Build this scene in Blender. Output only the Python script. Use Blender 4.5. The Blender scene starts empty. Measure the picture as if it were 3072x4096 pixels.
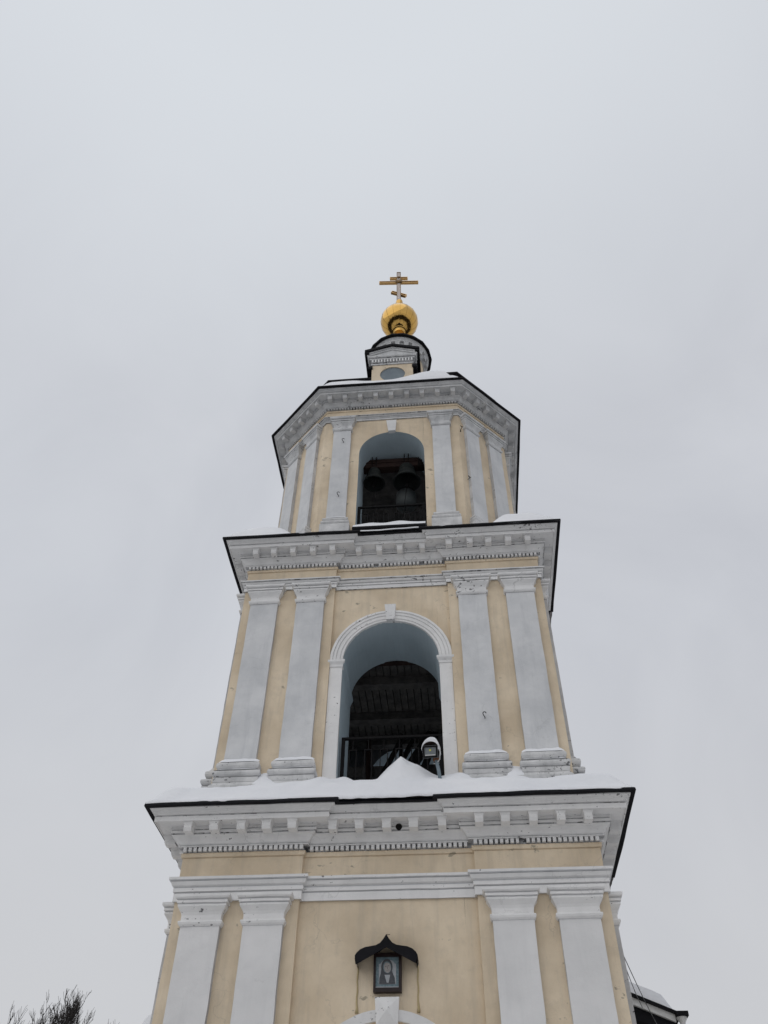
import bpy, math, random
from mathutils import Vector, Matrix, noise
S = bpy.context.scene
COL = S.collection
R = math.radians
random.seed(7)

# ------------------------------------------------------------------ camera
YAW, PITCH, ROLL = -0.09955, 0.8216, 0.0178
cam_data = bpy.data.cameras.new("camera")
cam_data.sensor_fit = 'VERTICAL'
cam_data.sensor_height = 36.0
cam_data.lens = 36.0 * 3292.86 / 4096.0
cam_data.clip_start = 0.1
cam_data.clip_end = 3000
cam = bpy.data.objects.new("camera", cam_data)
COL.objects.link(cam)
fw = Vector((math.sin(YAW) * math.cos(PITCH), math.cos(YAW) * math.cos(PITCH), math.sin(PITCH)))
rt0 = Vector((math.cos(YAW), -math.sin(YAW), 0))
up0 = rt0.cross(fw)
rt = math.cos(ROLL) * rt0 + math.sin(ROLL) * up0
up = -math.sin(ROLL) * rt0 + math.cos(ROLL) * up0
mw = Matrix((rt, up, -fw)).transposed().to_4x4()
mw.translation = Vector((1.2511, -18.0291, 1.6))
cam.matrix_world = mw
S.camera = cam

# ------------------------------------------------------------------ world: overcast cloud layer over a Nishita sky
SUN_EL, SUN_AZ = R(48), R(215)          # sun behind cloud, front left
world = bpy.data.worlds.new("World")
S.world = world
world.use_nodes = True
nt = world.node_tree
nt.nodes.clear()
def N(t, kind, **kw):
    n = t.nodes.new(kind)
    for k, v in kw.items():
        if k in n.inputs: n.inputs[k].default_value = v
        else: setattr(n, k, v)
    return n
w_out = N(nt, 'ShaderNodeOutputWorld')
w_bg = N(nt, 'ShaderNodeBackground', Strength=1.0)
w_sky = N(nt, 'ShaderNodeTexSky', sky_type='NISHITA', sun_disc=False, sun_elevation=SUN_EL, sun_rotation=SUN_AZ)
w_scale = N(nt, 'ShaderNodeVectorMath', operation='SCALE', Scale=0.10)
w_tc = N(nt, 'ShaderNodeTexCoord')
w_n1 = N(nt, 'ShaderNodeTexNoise', Scale=2.4, Detail=7.0, Roughness=0.5, Distortion=0.9)
w_r1 = N(nt, 'ShaderNodeValToRGB')
w_r1.color_ramp.elements[0].position = 0.30
w_r1.color_ramp.elements[0].color = (0.540, 0.556, 0.600, 1)
w_r1.color_ramp.elements[1].position = 0.70
w_r1.color_ramp.elements[1].color = (0.650, 0.666, 0.705, 1)
w_sep = N(nt, 'ShaderNodeSeparateXYZ')
w_hi = N(nt, 'ShaderNodeMapRange', clamp=True)          # thinner, brighter cloud overhead and to the left
for i_, v_ in ((1, 0.78), (2, 0.97), (3, 0.0), (4, 1.0)): w_hi.inputs[i_].default_value = v_
w_lf = N(nt, 'ShaderNodeMapRange', clamp=True)
for i_, v_ in ((1, 0.05), (2, -0.75), (3, 0.0), (4, 0.35)): w_lf.inputs[i_].default_value = v_
w_ad = N(nt, 'ShaderNodeMath', operation='ADD', use_clamp=True)
w_thin = N(nt, 'ShaderNodeMix', data_type='RGBA')
w_thin.inputs[7].default_value = (0.725, 0.757, 0.797, 1)
nt.links.new(w_tc.outputs['Generated'], w_sep.inputs[0])
nt.links.new(w_sep.outputs['Z'], w_hi.inputs[0]); nt.links.new(w_sep.outputs['X'], w_lf.inputs[0])
nt.links.new(w_hi.outputs[0], w_ad.inputs[0]); nt.links.new(w_lf.outputs[0], w_ad.inputs[1])
nt.links.new(w_ad.outputs[0], w_thin.inputs[0]); nt.links.new(w_r1.outputs['Color'], w_thin.inputs[6])
w_mix = N(nt, 'ShaderNodeMix', data_type='RGBA')
w_mix.inputs[0].default_value = 0.93
nt.links.new(w_tc.outputs['Generated'], w_n1.inputs['Vector'])
nt.links.new(w_n1.outputs['Fac'], w_r1.inputs['Fac'])
nt.links.new(w_sky.outputs['Color'], w_scale.inputs[0])
nt.links.new(w_scale.outputs['Vector'], w_mix.inputs[6])
w_lo = N(nt, 'ShaderNodeMapRange', clamp=True)          # warmer, paler towards the horizon
for i_, v_ in ((1, 0.62), (2, 0.22), (3, 0.0), (4, 0.85)): w_lo.inputs[i_].default_value = v_
w_warm = N(nt, 'ShaderNodeMix', data_type='RGBA')
w_warm.inputs[7].default_value = (0.620, 0.620, 0.628, 1)
nt.links.new(w_sep.outputs['Z'], w_lo.inputs[0]); nt.links.new(w_lo.outputs[0], w_warm.inputs[0])
nt.links.new(w_thin.outputs[2], w_warm.inputs[6])
nt.links.new(w_warm.outputs[2], w_mix.inputs[7])
nt.links.new(w_mix.outputs[2], w_bg.inputs['Color'])
nt.links.new(w_bg.outputs['Background'], w_out.inputs['Surface'])

sun_d = bpy.data.lights.new("sun", 'SUN')
sun_d.energy = 0.7
sun_d.angle = R(90)
sun_d.color = (1.0, 0.97, 0.93)
sun = bpy.data.objects.new("sun", sun_d)
COL.objects.link(sun)
sd = Vector((math.sin(SUN_AZ) * math.cos(SUN_EL), math.cos(SUN_AZ) * math.cos(SUN_EL), math.sin(SUN_EL)))
sun.rotation_euler = sd.to_track_quat('Z', 'Y').to_euler()
sun.location = (-20, -30, 60)

S.view_settings.view_transform = 'Standard'
S.view_settings.look = 'None'
S.view_settings.exposure = 0.0
S.view_settings.gamma = 1.0

# ------------------------------------------------------------------ materials
def mat(name, c1, c2, scale=1.5, rough=0.85, bump=0.15, bscale=60, metal=0.0, streak=0.0, streak_col=(0.3, 0.3, 0.3),
        chips=0.0, chip_col=(0.06, 0.06, 0.065), chip_scale=7.0, crack=0.0, spec=0.3, bdist=0.01, cstretch=(1, 1, 1.6)):
    m = bpy.data.materials.new(name)
    m.use_nodes = True
    t = m.node_tree
    t.nodes.clear()
    out = N(t, 'ShaderNodeOutputMaterial')
    b = N(t, 'ShaderNodeBsdfPrincipled', Roughness=rough, Metallic=metal)
    b.inputs['Specular IOR Level'].default_value = spec
    geo = N(t, 'ShaderNodeNewGeometry')
    n1 = N(t, 'ShaderNodeTexNoise', Scale=scale, Detail=6.0, Roughness=0.6)
    t.links.new(geo.outputs['Position'], n1.inputs['Vector'])
    r1 = N(t, 'ShaderNodeValToRGB')
    r1.color_ramp.elements[0].position = 0.33
    r1.color_ramp.elements[1].position = 0.68
    r1.color_ramp.elements[0].color = (*c1, 1)
    r1.color_ramp.elements[1].color = (*c2, 1)
    t.links.new(n1.outputs['Fac'], r1.inputs['Fac'])
    col = r1.outputs['Color']
    def mixin(fac, color, src):
        x = N(t, 'ShaderNodeMix', data_type='RGBA')
        x.inputs[7].default_value = (*color, 1)
        t.links.new(fac, x.inputs[0]); t.links.new(src, x.inputs[6])
        return x.outputs[2]
    def ramp(src, a, bb, top):
        q = N(t, 'ShaderNodeMapRange', clamp=True)
        q.inputs[1].default_value = a; q.inputs[2].default_value = bb
        q.inputs[3].default_value = 0; q.inputs[4].default_value = top
        t.links.new(src, q.inputs[0])
        return q.outputs[0]
    if streak > 0:
        mp = N(t, 'ShaderNodeMapping'); mp.inputs['Scale'].default_value = (5.5, 5.5, 0.55)
        t.links.new(geo.outputs['Position'], mp.inputs['Vector'])
        n2 = N(t, 'ShaderNodeTexNoise', Scale=1.0, Detail=7.0, Roughness=0.65)
        t.links.new(mp.outputs['Vector'], n2.inputs['Vector'])
        col = mixin(ramp(n2.outputs['Fac'], 0.5, 0.78, streak), streak_col, col)
        n2b = N(t, 'ShaderNodeTexNoise', Scale=3.3, Detail=8.0, Roughness=0.72)
        t.links.new(geo.outputs['Position'], n2b.inputs['Vector'])
        col = mixin(ramp(n2b.outputs['Fac'], 0.52, 0.74, streak * 0.7), streak_col, col)
    if chips > 0:
        mp = N(t, 'ShaderNodeMapping'); mp.inputs['Scale'].default_value = cstretch
        t.links.new(geo.outputs['Position'], mp.inputs['Vector'])
        n3 = N(t, 'ShaderNodeTexNoise', Scale=chip_scale, Detail=6.0, Roughness=0.62)
        t.links.new(mp.outputs['Vector'], n3.inputs['Vector'])
        n4 = N(t, 'ShaderNodeTexNoise', Scale=0.8, Detail=2.0)
        t.links.new(geo.outputs['Position'], n4.inputs['Vector'])
        ad = N(t, 'ShaderNodeMath', operation='MULTIPLY_ADD')
        ad.inputs[1].default_value = 0.45
        t.links.new(n4.outputs['Fac'], ad.inputs[0]); t.links.new(n3.outputs['Fac'], ad.inputs[2])
        col = mixin(ramp(ad.outputs[0], 0.99 - chips, 1.03 - chips, 0.85), chip_col, col)
    if crack > 0:
        nd = N(t, 'ShaderNodeTexNoise', Scale=2.2, Detail=5.0)
        t.links.new(geo.outputs['Position'], nd.inputs['Vector'])
        ma = N(t, 'ShaderNodeVectorMath', operation='MULTIPLY_ADD')
        ma.inputs[1].default_value = (0.8, 0.8, 0.8)
        t.links.new(nd.outputs['Color'], ma.inputs[0]); t.links.new(geo.outputs['Position'], ma.inputs[2])
        v = N(t, 'ShaderNodeTexVoronoi', feature='DISTANCE_TO_EDGE', Scale=1.1)
        t.links.new(ma.outputs[0], v.inputs['Vector'])
        n5 = N(t, 'ShaderNodeTexNoise', Scale=0.9, Detail=3.0)
        t.links.new(geo.outputs['Position'], n5.inputs['Vector'])
        mm = N(t, 'ShaderNodeMath', operation='MULTIPLY')
        t.links.new(ramp(v.outputs['Distance'], 0.012, 0.0, 1.0), mm.inputs[0])
        t.links.new(ramp(n5.outputs['Fac'], 0.5, 0.62, crack), mm.inputs[1])
        col = mixin(mm.outputs[0], (0.12, 0.12, 0.12), col)
    t.links.new(col, b.inputs['Base Color'])
    if bump > 0:
        nb = N(t, 'ShaderNodeTexNoise', Scale=bscale, Detail=5.0, Roughness=0.65)
        t.links.new(geo.outputs['Position'], nb.inputs['Vector'])
        nb2 = N(t, 'ShaderNodeTexNoise', Scale=4.0, Detail=4.0)
        t.links.new(geo.outputs['Position'], nb2.inputs['Vector'])
        sm = N(t, 'ShaderNodeMath', operation='MULTIPLY_ADD')
        sm.inputs[1].default_value = 3.0
        t.links.new(nb2.outputs['Fac'], sm.inputs[0]); t.links.new(nb.outputs['Fac'], sm.inputs[2])
        bn = N(t, 'ShaderNodeBump', Strength=bump, Distance=bdist)
        t.links.new(sm.outputs[0], bn.inputs['Height'])
        t.links.new(bn.outputs['Normal'], b.inputs['Normal'])
    t.links.new(b.outputs['BSDF'], out.inputs['Surface'])
    return m

M = {}
M['cream'] = mat('cream_plaster', (0.615, 0.505, 0.365), (0.81, 0.69, 0.525), 0.8, streak=0.50, streak_col=(0.45, 0.395, 0.315), bump=0.45, chips=0.075, chip_col=(0.34, 0.30, 0.23), chip_scale=4, crack=0.2)
M['white'] = mat('limewash', (0.575, 0.587, 0.603), (0.715, 0.722, 0.732), 1.3, streak=0.38, streak_col=(0.40, 0.415, 0.44), bump=0.35, crack=0.15)
M['cleanwhite'] = mat('fresh_limewash', (0.70, 0.70, 0.70), (0.79, 0.785, 0.785), 1.1, streak=0.25, streak_col=(0.52, 0.52, 0.53), bump=0.3, crack=0.1)
M['trim'] = mat('weathered_limewash', (0.70, 0.70, 0.702), (0.80, 0.80, 0.80), 2.2, streak=0.25, streak_col=(0.48, 0.485, 0.495), bump=0.4, chips=0.118, chip_scale=11, crack=0.35)
M['trimclean'] = mat('clean_limewash', (0.74, 0.738, 0.735), (0.83, 0.825, 0.82), 1.6, streak=0.22, streak_col=(0.52, 0.52, 0.525), bump=0.4, chips=0.09, chip_scale=11, crack=0.2)
M['crease_shade'] = mat('shaded_limewash', (0.44, 0.445, 0.455), (0.62, 0.625, 0.63), 2.5, streak=0.5, streak_col=(0.30, 0.305, 0.315), bump=0.4, chips=0.10, chip_scale=9)  # greyer limewash: contact shade plus grime, painted on pilaster sides and base grooves
M['dirt'] = mat('grimy_shaded_joint', (0.30, 0.305, 0.315), (0.66, 0.66, 0.665), 3.5, streak=0.6, streak_col=(0.16, 0.165, 0.17), bump=0.4, chips=0.20, chip_scale=11, cstretch=(.6, .6, 1.6))  # joint grime with groove shade painted in; also backs the dentil gaps
M['oldtrim'] = mat('worn_limewash', (0.52, 0.53, 0.54), (0.70, 0.705, 0.71), 2.5, streak=0.5, streak_col=(0.32, 0.33, 0.345), bump=0.5, chips=0.10, chip_scale=16, crack=0.4)
M['base'] = mat('stained_limewash', (0.52, 0.525, 0.53), (0.72, 0.72, 0.72), 2.6, streak=0.5, streak_col=(0.30, 0.305, 0.31), bump=0.5, chips=0.115, chip_scale=13, cstretch=(1, 1, 1.6))
M['blue'] = mat('blue_plaster', (0.37, 0.445, 0.49), (0.43, 0.51, 0.555), 1.2, streak=0.1, streak_col=(0.22, 0.26, 0.30), bump=0.15)
M['slate'] = mat('slate_blue_board', (0.17, 0.205, 0.235), (0.22, 0.26, 0.29), 3, bump=0.2)
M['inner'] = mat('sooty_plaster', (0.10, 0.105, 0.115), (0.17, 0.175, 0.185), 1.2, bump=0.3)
M['black'] = mat('black_metal', (0.008, 0.008, 0.010), (0.014, 0.014, 0.017), 3, rough=0.75, bump=0.2, bscale=15, spec=0.12)
M['iron'] = mat('dark_iron', (0.008, 0.008, 0.009), (0.014, 0.013, 0.013), 6, rough=0.8, bump=0.1, spec=0.1)
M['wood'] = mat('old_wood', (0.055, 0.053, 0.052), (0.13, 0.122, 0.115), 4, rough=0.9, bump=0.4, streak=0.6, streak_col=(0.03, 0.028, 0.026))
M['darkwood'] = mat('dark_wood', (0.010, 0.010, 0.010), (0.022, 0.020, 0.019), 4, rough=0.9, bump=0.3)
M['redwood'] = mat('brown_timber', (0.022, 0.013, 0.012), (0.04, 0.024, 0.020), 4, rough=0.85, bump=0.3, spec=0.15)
M['bell'] = mat('dark_bronze', (0.014, 0.016, 0.016), (0.026, 0.029, 0.027), 5, rough=0.7, bump=0.1, spec=0.12)
M['paledrum'] = mat('pale_enamel', (0.07, 0.078, 0.08), (0.10, 0.108, 0.108), 5, rough=0.7, bump=0.05)
M['snow'] = mat('snow', (0.75, 0.765, 0.80), (0.82, 0.83, 0.855), 1.0, rough=0.7, bump=0.35, bscale=24, spec=0.2, bdist=0.025)
M['yard'] = mat('trodden_snow', (0.50, 0.485, 0.47), (0.84, 0.845, 0.855), 0.16, rough=0.85, bump=0.3, bscale=8, streak=0.5, streak_col=(0.20, 0.185, 0.165))
M['gold'] = mat('gilding', (0.56, 0.335, 0.09), (0.70, 0.435, 0.13), 1.2, rough=0.11, bump=0.05, bscale=3, metal=1.0, bdist=0.03)
M['brass'] = mat('tarnished_gilding', (0.06, 0.038, 0.02), (0.20, 0.125, 0.055), 9, rough=0.42, bump=0.3, bscale=30, metal=1.0)
M['silver'] = mat('embossed_silver', (0.30, 0.255, 0.225), (0.52, 0.47, 0.44), 16, rough=0.4, bump=0.9, bscale=14, metal=0.9, bdist=0.03)
M['pipe'] = mat('grey_pipe', (0.16, 0.21, 0.245), (0.22, 0.27, 0.30), 8, rough=0.5, bump=0.1)
M['greymetal'] = mat('grey_housing', (0.14, 0.155, 0.165), (0.20, 0.215, 0.225), 8, rough=0.45, bump=0.1)
M['whitemetal'] = mat('white_metal', (0.60, 0.60, 0.59), (0.72, 0.72, 0.71), 8, rough=0.5, bump=0.1)
M['rust'] = mat('rusty_metal', (0.12, 0.05, 0.025), (0.25, 0.12, 0.06), 25, rough=0.9, bump=0.5)
M['hoodin'] = mat('brown_hood', (0.018, 0.012, 0.011), (0.045, 0.025, 0.019), 12, rough=0.8, bump=0.2)
M['gilt_edge'] = mat('gilt_edge', (0.45, 0.27, 0.10), (0.60, 0.38, 0.16), 9, rough=0.35, bump=0.2, metal=1.0)
M['glass'] = mat('lamp_glass', (0.16, 0.18, 0.19), (0.22, 0.24, 0.25), 6, rough=0.08, bump=0, spec=0.6)
M['led'] = mat('led_chip', (0.55, 0.55, 0.12), (0.62, 0.60, 0.16), 6, rough=0.5, bump=0)
M['frame'] = mat('dark_red_wood', (0.014, 0.008, 0.008), (0.028, 0.015, 0.014), 9, rough=0.45, bump=0.2)
M['pborder'] = mat('picture_border', (0.09, 0.145, 0.175), (0.22, 0.29, 0.32), 38, rough=0.5, bump=0)
M['pfield'] = mat('picture_field', (0.33, 0.35, 0.37), (0.42, 0.44, 0.46), 18, rough=0.5, bump=0)
M['pdark'] = mat('picture_robe', (0.055, 0.06, 0.068), (0.085, 0.09, 0.10), 22, rough=0.5, bump=0)
M['pskin'] = mat('picture_face', (0.30, 0.28, 0.27), (0.40, 0.375, 0.36), 22, rough=0.5, bump=0)
M['ochre'] = mat('ochre_stain', (0.40, 0.32, 0.17), (0.50, 0.41, 0.24), 6, bump=0.2)
M['bark'] = mat('bark', (0.030, 0.027, 0.026), (0.06, 0.053, 0.05), 6, rough=0.95, bump=0.3)
M['mosswall'] = mat('mossy_wall', (0.20, 0.21, 0.19), (0.36, 0.35, 0.30), 3, streak=0.5, streak_col=(0.10, 0.11, 0.10), bump=0.4)
M['cable'] = mat('cable_sheath', (0.06, 0.063, 0.068), (0.09, 0.093, 0.10), 6, rough=0.6, bump=0)

# ------------------------------------------------------------------ mesh helpers
class MB:
    def __init__(self): self.v = []; self.f = []; self.sm = []; self.mi = []
    def add(self, vs, fs, smooth=False, mi=None):
        b = len(self.v)
        self.v += [tuple(p) for p in vs]
        self.f += [tuple(i + b for i in q) for q in fs]
        self.sm += [smooth] * len(fs)
        self.mi += list(mi) if mi is not None else [0] * len(fs)
        return self
    def box(self, x0, x1, y0, y1, z0, z1, M4=None):
        vs = [Vector((x, y, z)) for z in (z0, z1) for y in (y0, y1) for x in (x0, x1)]
        if M4: vs = [M4 @ p for p in vs]
        return self.add(vs, [(0, 2, 3, 1), (4, 5, 7, 6), (0, 1, 5, 4), (2, 6, 7, 3), (0, 4, 6, 2), (1, 3, 7, 5)])
    def tube(self, pts, rad, n=8, cap=True, smooth=True):
        pts = [Vector(p) for p in pts]
        rs = rad if isinstance(rad, (list, tuple)) else [rad] * len(pts)
        vs, fs = [], []
        t0 = (pts[1] - pts[0]).normalized()
        a = t0.orthogonal().normalized()
        for i, p in enumerate(pts):
            t = (pts[min(i + 1, len(pts) - 1)] - pts[max(i - 1, 0)]).normalized()
            a = (a - t * a.dot(t)).normalized()
            b = t.cross(a)
            for k in range(n):
                g = 2 * math.pi * k / n
                vs.append(p + rs[i] * (math.cos(g) * a + math.sin(g) * b))
        for i in range(len(pts) - 1):
            for k in range(n):
                fs.append((i * n + k, i * n + (k + 1) % n, (i + 1) * n + (k + 1) % n, (i + 1) * n + k))
        if cap:
            fs.append(tuple(range(n))[::-1]); fs.append(tuple(range((len(pts) - 1) * n, len(pts) * n)))
        return self.add(vs, fs, smooth)
    def bar(self, p, q, w, h, up=(0, 0, 1)):
        p, q = Vector(p), Vector(q)
        d = (q - p); L = d.length; d.normalize()
        u = Vector(up); s = d.cross(u)
        if s.length < 1e-4: s = d.orthogonal()
        s.normalize(); u = s.cross(d)
        vs = []
        for e in (p, q):
            for a, b in ((-1, -1), (1, -1), (1, 1), (-1, 1)): vs.append(e + s * a * w / 2 + u * b * h / 2)
        return self.add(vs, [(0, 3, 2, 1), (4, 5, 6, 7), (0, 1, 5, 4), (1, 2, 6, 5), (2, 3, 7, 6), (3, 0, 4, 7)])
    def lathe(self, prof, cx=0, cy=0, n=48, smooth=True, M4=None):
        vs, fs = [], []
        for r, z in prof:
            for k in range(n):
                g = 2 * math.pi * k / n
                p = Vector((cx + r * math.cos(g), cy + r * math.sin(g), z))
                vs.append(M4 @ p if M4 else p)
        for i in range(len(prof) - 1):
            for k in range(n):
                fs.append((i * n + k, i * n + (k + 1) % n, (i + 1) * n + (k + 1) % n, (i + 1) * n + k))
        return self.add(vs, fs, smooth)
    def prism(self, poly, y0, y1, M4=None):
        """polygon of (x,z), extruded from y0 (front) to y1."""
        n = len(poly)
        vs = [Vector((x, y0, z)) for x, z in poly] + [Vector((x, y1, z)) for x, z in poly]
        if M4: vs = [M4 @ p for p in vs]
        fs = [tuple(range(n)), tuple(range(n, 2 * n))[::-1]]
        fs += [(i, i + n, (i + 1) % n + n, (i + 1) % n) for i in range(n)]
        return self.add(vs, fs)
    def sweep(self, plan, prof, seg=0.35, skip=(), smooth=False, cap_top=False, cap_bot=False):
        """profile [(offset, z)] carried round the closed plan polygon (counter-clockwise) with mitred corners."""
        rows = []
        n = len(plan)
        lens = [(Vector(plan[(i + 1) % n]) - Vector(plan[i])).length for i in range(n)]
        ks = [max(1, int(round(L / seg))) for L in lens]
        darkened = [len(q_) > 2 for q_ in prof]
        for q_ in prof:
            o, z = q_[0], q_[1]
            c = offset_poly(plan, o)
            row = []
            for i in range(n):
                a, b = c[i], c[(i + 1) % n]
                for k in range(ks[i]):
                    t = k / ks[i]
                    row.append((a[0] + (b[0] - a[0]) * t, a[1] + (b[1] - a[1]) * t, z))
            rows.append(row)
        m = len(rows[0])
        owner = []
        for i in range(n): owner += [i] * ks[i]
        vs = [p for r_ in rows for p in r_]
        fs = []; mi = []
        for j in range(len(rows) - 1):
            for i in range(m):
                if owner[i] in skip: continue
                mi.append(1 if darkened[j + 1] else 0)
                fs.append((j * m + i, j * m + (i + 1) % m, (j + 1) * m + (i + 1) % m, (j + 1) * m + i))
        if cap_top: fs.append(tuple(range((len(rows) - 1) * m, len(rows) * m))); mi.append(0)
        if cap_bot: fs.append(tuple(range(m))[::-1]); mi.append(0)
        return self.add(vs, fs, smooth, mi)
    def jitter(self, amp, sc=3.0, zamp=None):
        za = amp if zamp is None else zamp
        out = []
        for p in self.v:
            q = noise.noise_vector(Vector(p) * sc)
            q2 = noise.noise_vector(Vector(p) * sc * 4.1 + Vector((5, 3, 9)))
            out.append((p[0] + amp * (q[0] + .5 * q2[0]), p[1] + amp * (q[1] + .5 * q2[1]), p[2] + za * (q[2] + .5 * q2[2])))
        self.v = out
        return self
    def xf(self, M4):
        self.v = [tuple(M4 @ Vector(p)) for p in self.v]
        return self
    def build(self, name, material, parent=None, alt='dirt'):
        me = bpy.data.meshes.new(name)
        me.from_pydata(self.v, [], self.f)
        me.update()
        me.polygons.foreach_set('use_smooth', self.sm)
        me.materials.append(material)
        if any(self.mi):
            me.materials.append(M[alt])
            me.polygons.foreach_set('material_index', self.mi)
        o = bpy.data.objects.new(name, me)
        COL.objects.link(o)
        if parent: o.parent = parent
        return o

def offset_poly(plan, o):
    n = len(plan); res = []
    for i in range(n):
        p0, p1, p2 = Vector(plan[i - 1]), Vector(plan[i]), Vector(plan[(i + 1) % n])
        d1 = (p1 - p0).normalized(); d2 = (p2 - p1).normalized()
        n1 = Vector((d1.y, -d1.x)); n2 = Vector((d2.y, -d2.x))
        k = 1 + n1.dot(n2)
        res.append(tuple(p1 + (n1 + n2) * (o / k)))
    return res

def empty(name, loc=(0, 0, 0)):
    o = bpy.data.objects.new(name, None)
    o.location = loc
    COL.objects.link(o)
    return o
def tag(o, label, cat, group=None, kind=None):
    o['label'] = label; o['category'] = cat
    if group: o['group'] = group
    if kind: o['kind'] = kind
    return o
def structure(o): o['kind'] = 'structure'; return o
def part_label(o, t): o['label'] = t; return o
def rootpart(mb, name, m, root):
    """parts are modelled in world space: shift to the empty's base."""
    l = root.location
    mb.v = [(p[0] - l.x, p[1] - l.y, p[2] - l.z) for p in mb.v]
    return mb.build(name, m, root)
def copy_of(o, parent, rz=0.0, loc=None):
    c = o.copy(); COL.objects.link(c); c.parent = parent
    if rz: c.rotation_euler = (0, 0, o.rotation_euler[2] + rz)
    if loc: c.location = loc
    return c

# ------------------------------------------------------------------ ground
g = MB()
n = 40
for i in range(n):
    pass
vs = [(0, 0, 0)]; fs = []
rings = [6, 12, 25, 50, 100, 200, 450, 1000]
for r_ in rings:
    for k in range(64):
        a = 2 * math.pi * k / 64
        vs.append((r_ * math.cos(a), r_ * math.sin(a), 0))
for k in range(64): fs.append((0, 1 + k, 1 + (k + 1) % 64))
for j in range(len(rings) - 1):
    for k in range(64):
        fs.append((1 + j * 64 + k, 1 + (j + 1) * 64 + k, 1 + (j + 1) * 64 + (k + 1) % 64, 1 + j * 64 + (k + 1) % 64))
g.add(vs, fs)
structure(g.build('ground', M['yard']))

# ================================================================== BELL TOWER
tower = empty('bell_tower')
tag(tower, 'tall cream and white bell tower with open arches and a gilded ball under a cross', 'bell tower')

def tier_plan(w, j, d):
    base = [(-w, -w), (-j, -w), (-j, -w + d), (j, -w + d), (j, -w)]
    pts = []
    for k in range(4):
        c, s = round(math.cos(k * math.pi / 2)), round(math.sin(k * math.pi / 2))
        pts += [(x * c - y * s, x * s + y * c) for x, y in base]
    return pts
CENTRE = [2, 7, 12, 17]
def octa(p, q, cx=0.0):
    h = q * math.sqrt(2) - p
    return [(cx - h, -p), (cx + h, -p), (cx + p, -h), (cx + p, h), (cx + h, p), (cx - h, p), (cx - p, h), (cx - p, -h)]

X = 'dirt'  # marks groove segments in the alt colour: grime and painted shade
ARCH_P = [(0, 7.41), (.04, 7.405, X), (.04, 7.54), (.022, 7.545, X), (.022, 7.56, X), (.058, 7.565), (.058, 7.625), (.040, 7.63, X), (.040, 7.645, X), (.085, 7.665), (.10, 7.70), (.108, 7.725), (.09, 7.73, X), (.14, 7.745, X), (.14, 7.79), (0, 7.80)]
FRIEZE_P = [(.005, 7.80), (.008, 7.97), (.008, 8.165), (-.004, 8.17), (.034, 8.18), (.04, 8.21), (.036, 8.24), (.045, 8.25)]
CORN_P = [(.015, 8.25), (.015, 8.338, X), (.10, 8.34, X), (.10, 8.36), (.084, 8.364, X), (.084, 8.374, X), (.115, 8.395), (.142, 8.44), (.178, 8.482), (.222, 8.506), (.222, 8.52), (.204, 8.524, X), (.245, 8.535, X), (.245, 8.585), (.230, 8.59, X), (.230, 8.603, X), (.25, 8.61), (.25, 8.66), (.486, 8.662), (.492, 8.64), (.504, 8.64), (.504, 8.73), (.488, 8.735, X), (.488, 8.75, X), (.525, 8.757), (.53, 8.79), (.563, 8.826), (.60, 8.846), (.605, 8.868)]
GUT_P = [(.57, 8.872), (.592, 8.858), (.678, 8.850), (.688, 8.860), (.682, 8.905), (.66, 8.925), (.56, 8.96)]
def zmap(prof, z0, z1, Z0, Z1, s):
    return [(q_[0] * s, Z0 + (q_[1] - z0) * (Z1 - Z0) / (z1 - z0)) + tuple(q_[2:]) for q_ in prof]

def entablature(plan, za, zf, zc, zt, s, mtrim, seg=0.35, jit=0.006, alt='dirt'):
    a = MB().sweep(plan, zmap(ARCH_P, 7.41, 7.80, za, zf, s), seg).jitter(jit * .6).build('architrave', mtrim, tower, alt=alt)
    f = MB().sweep(plan, zmap(FRIEZE_P, 7.80, 8.25, zf, zc, s), seg).jitter(jit * .6).build('frieze', M['cream'], tower)
    c = MB().sweep(plan, zmap(CORN_P, 8.25, 8.868, zc, zt, s), seg).jitter(jit).build('cornice', mtrim, tower)
    gu = MB().sweep(plan, zmap(GUT_P, 8.872, 8.96, zt + .004, zt + .09, s), seg * .8).jitter(.011, .9, .014).build('gutter', M['black'], c)
    return c

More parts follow.
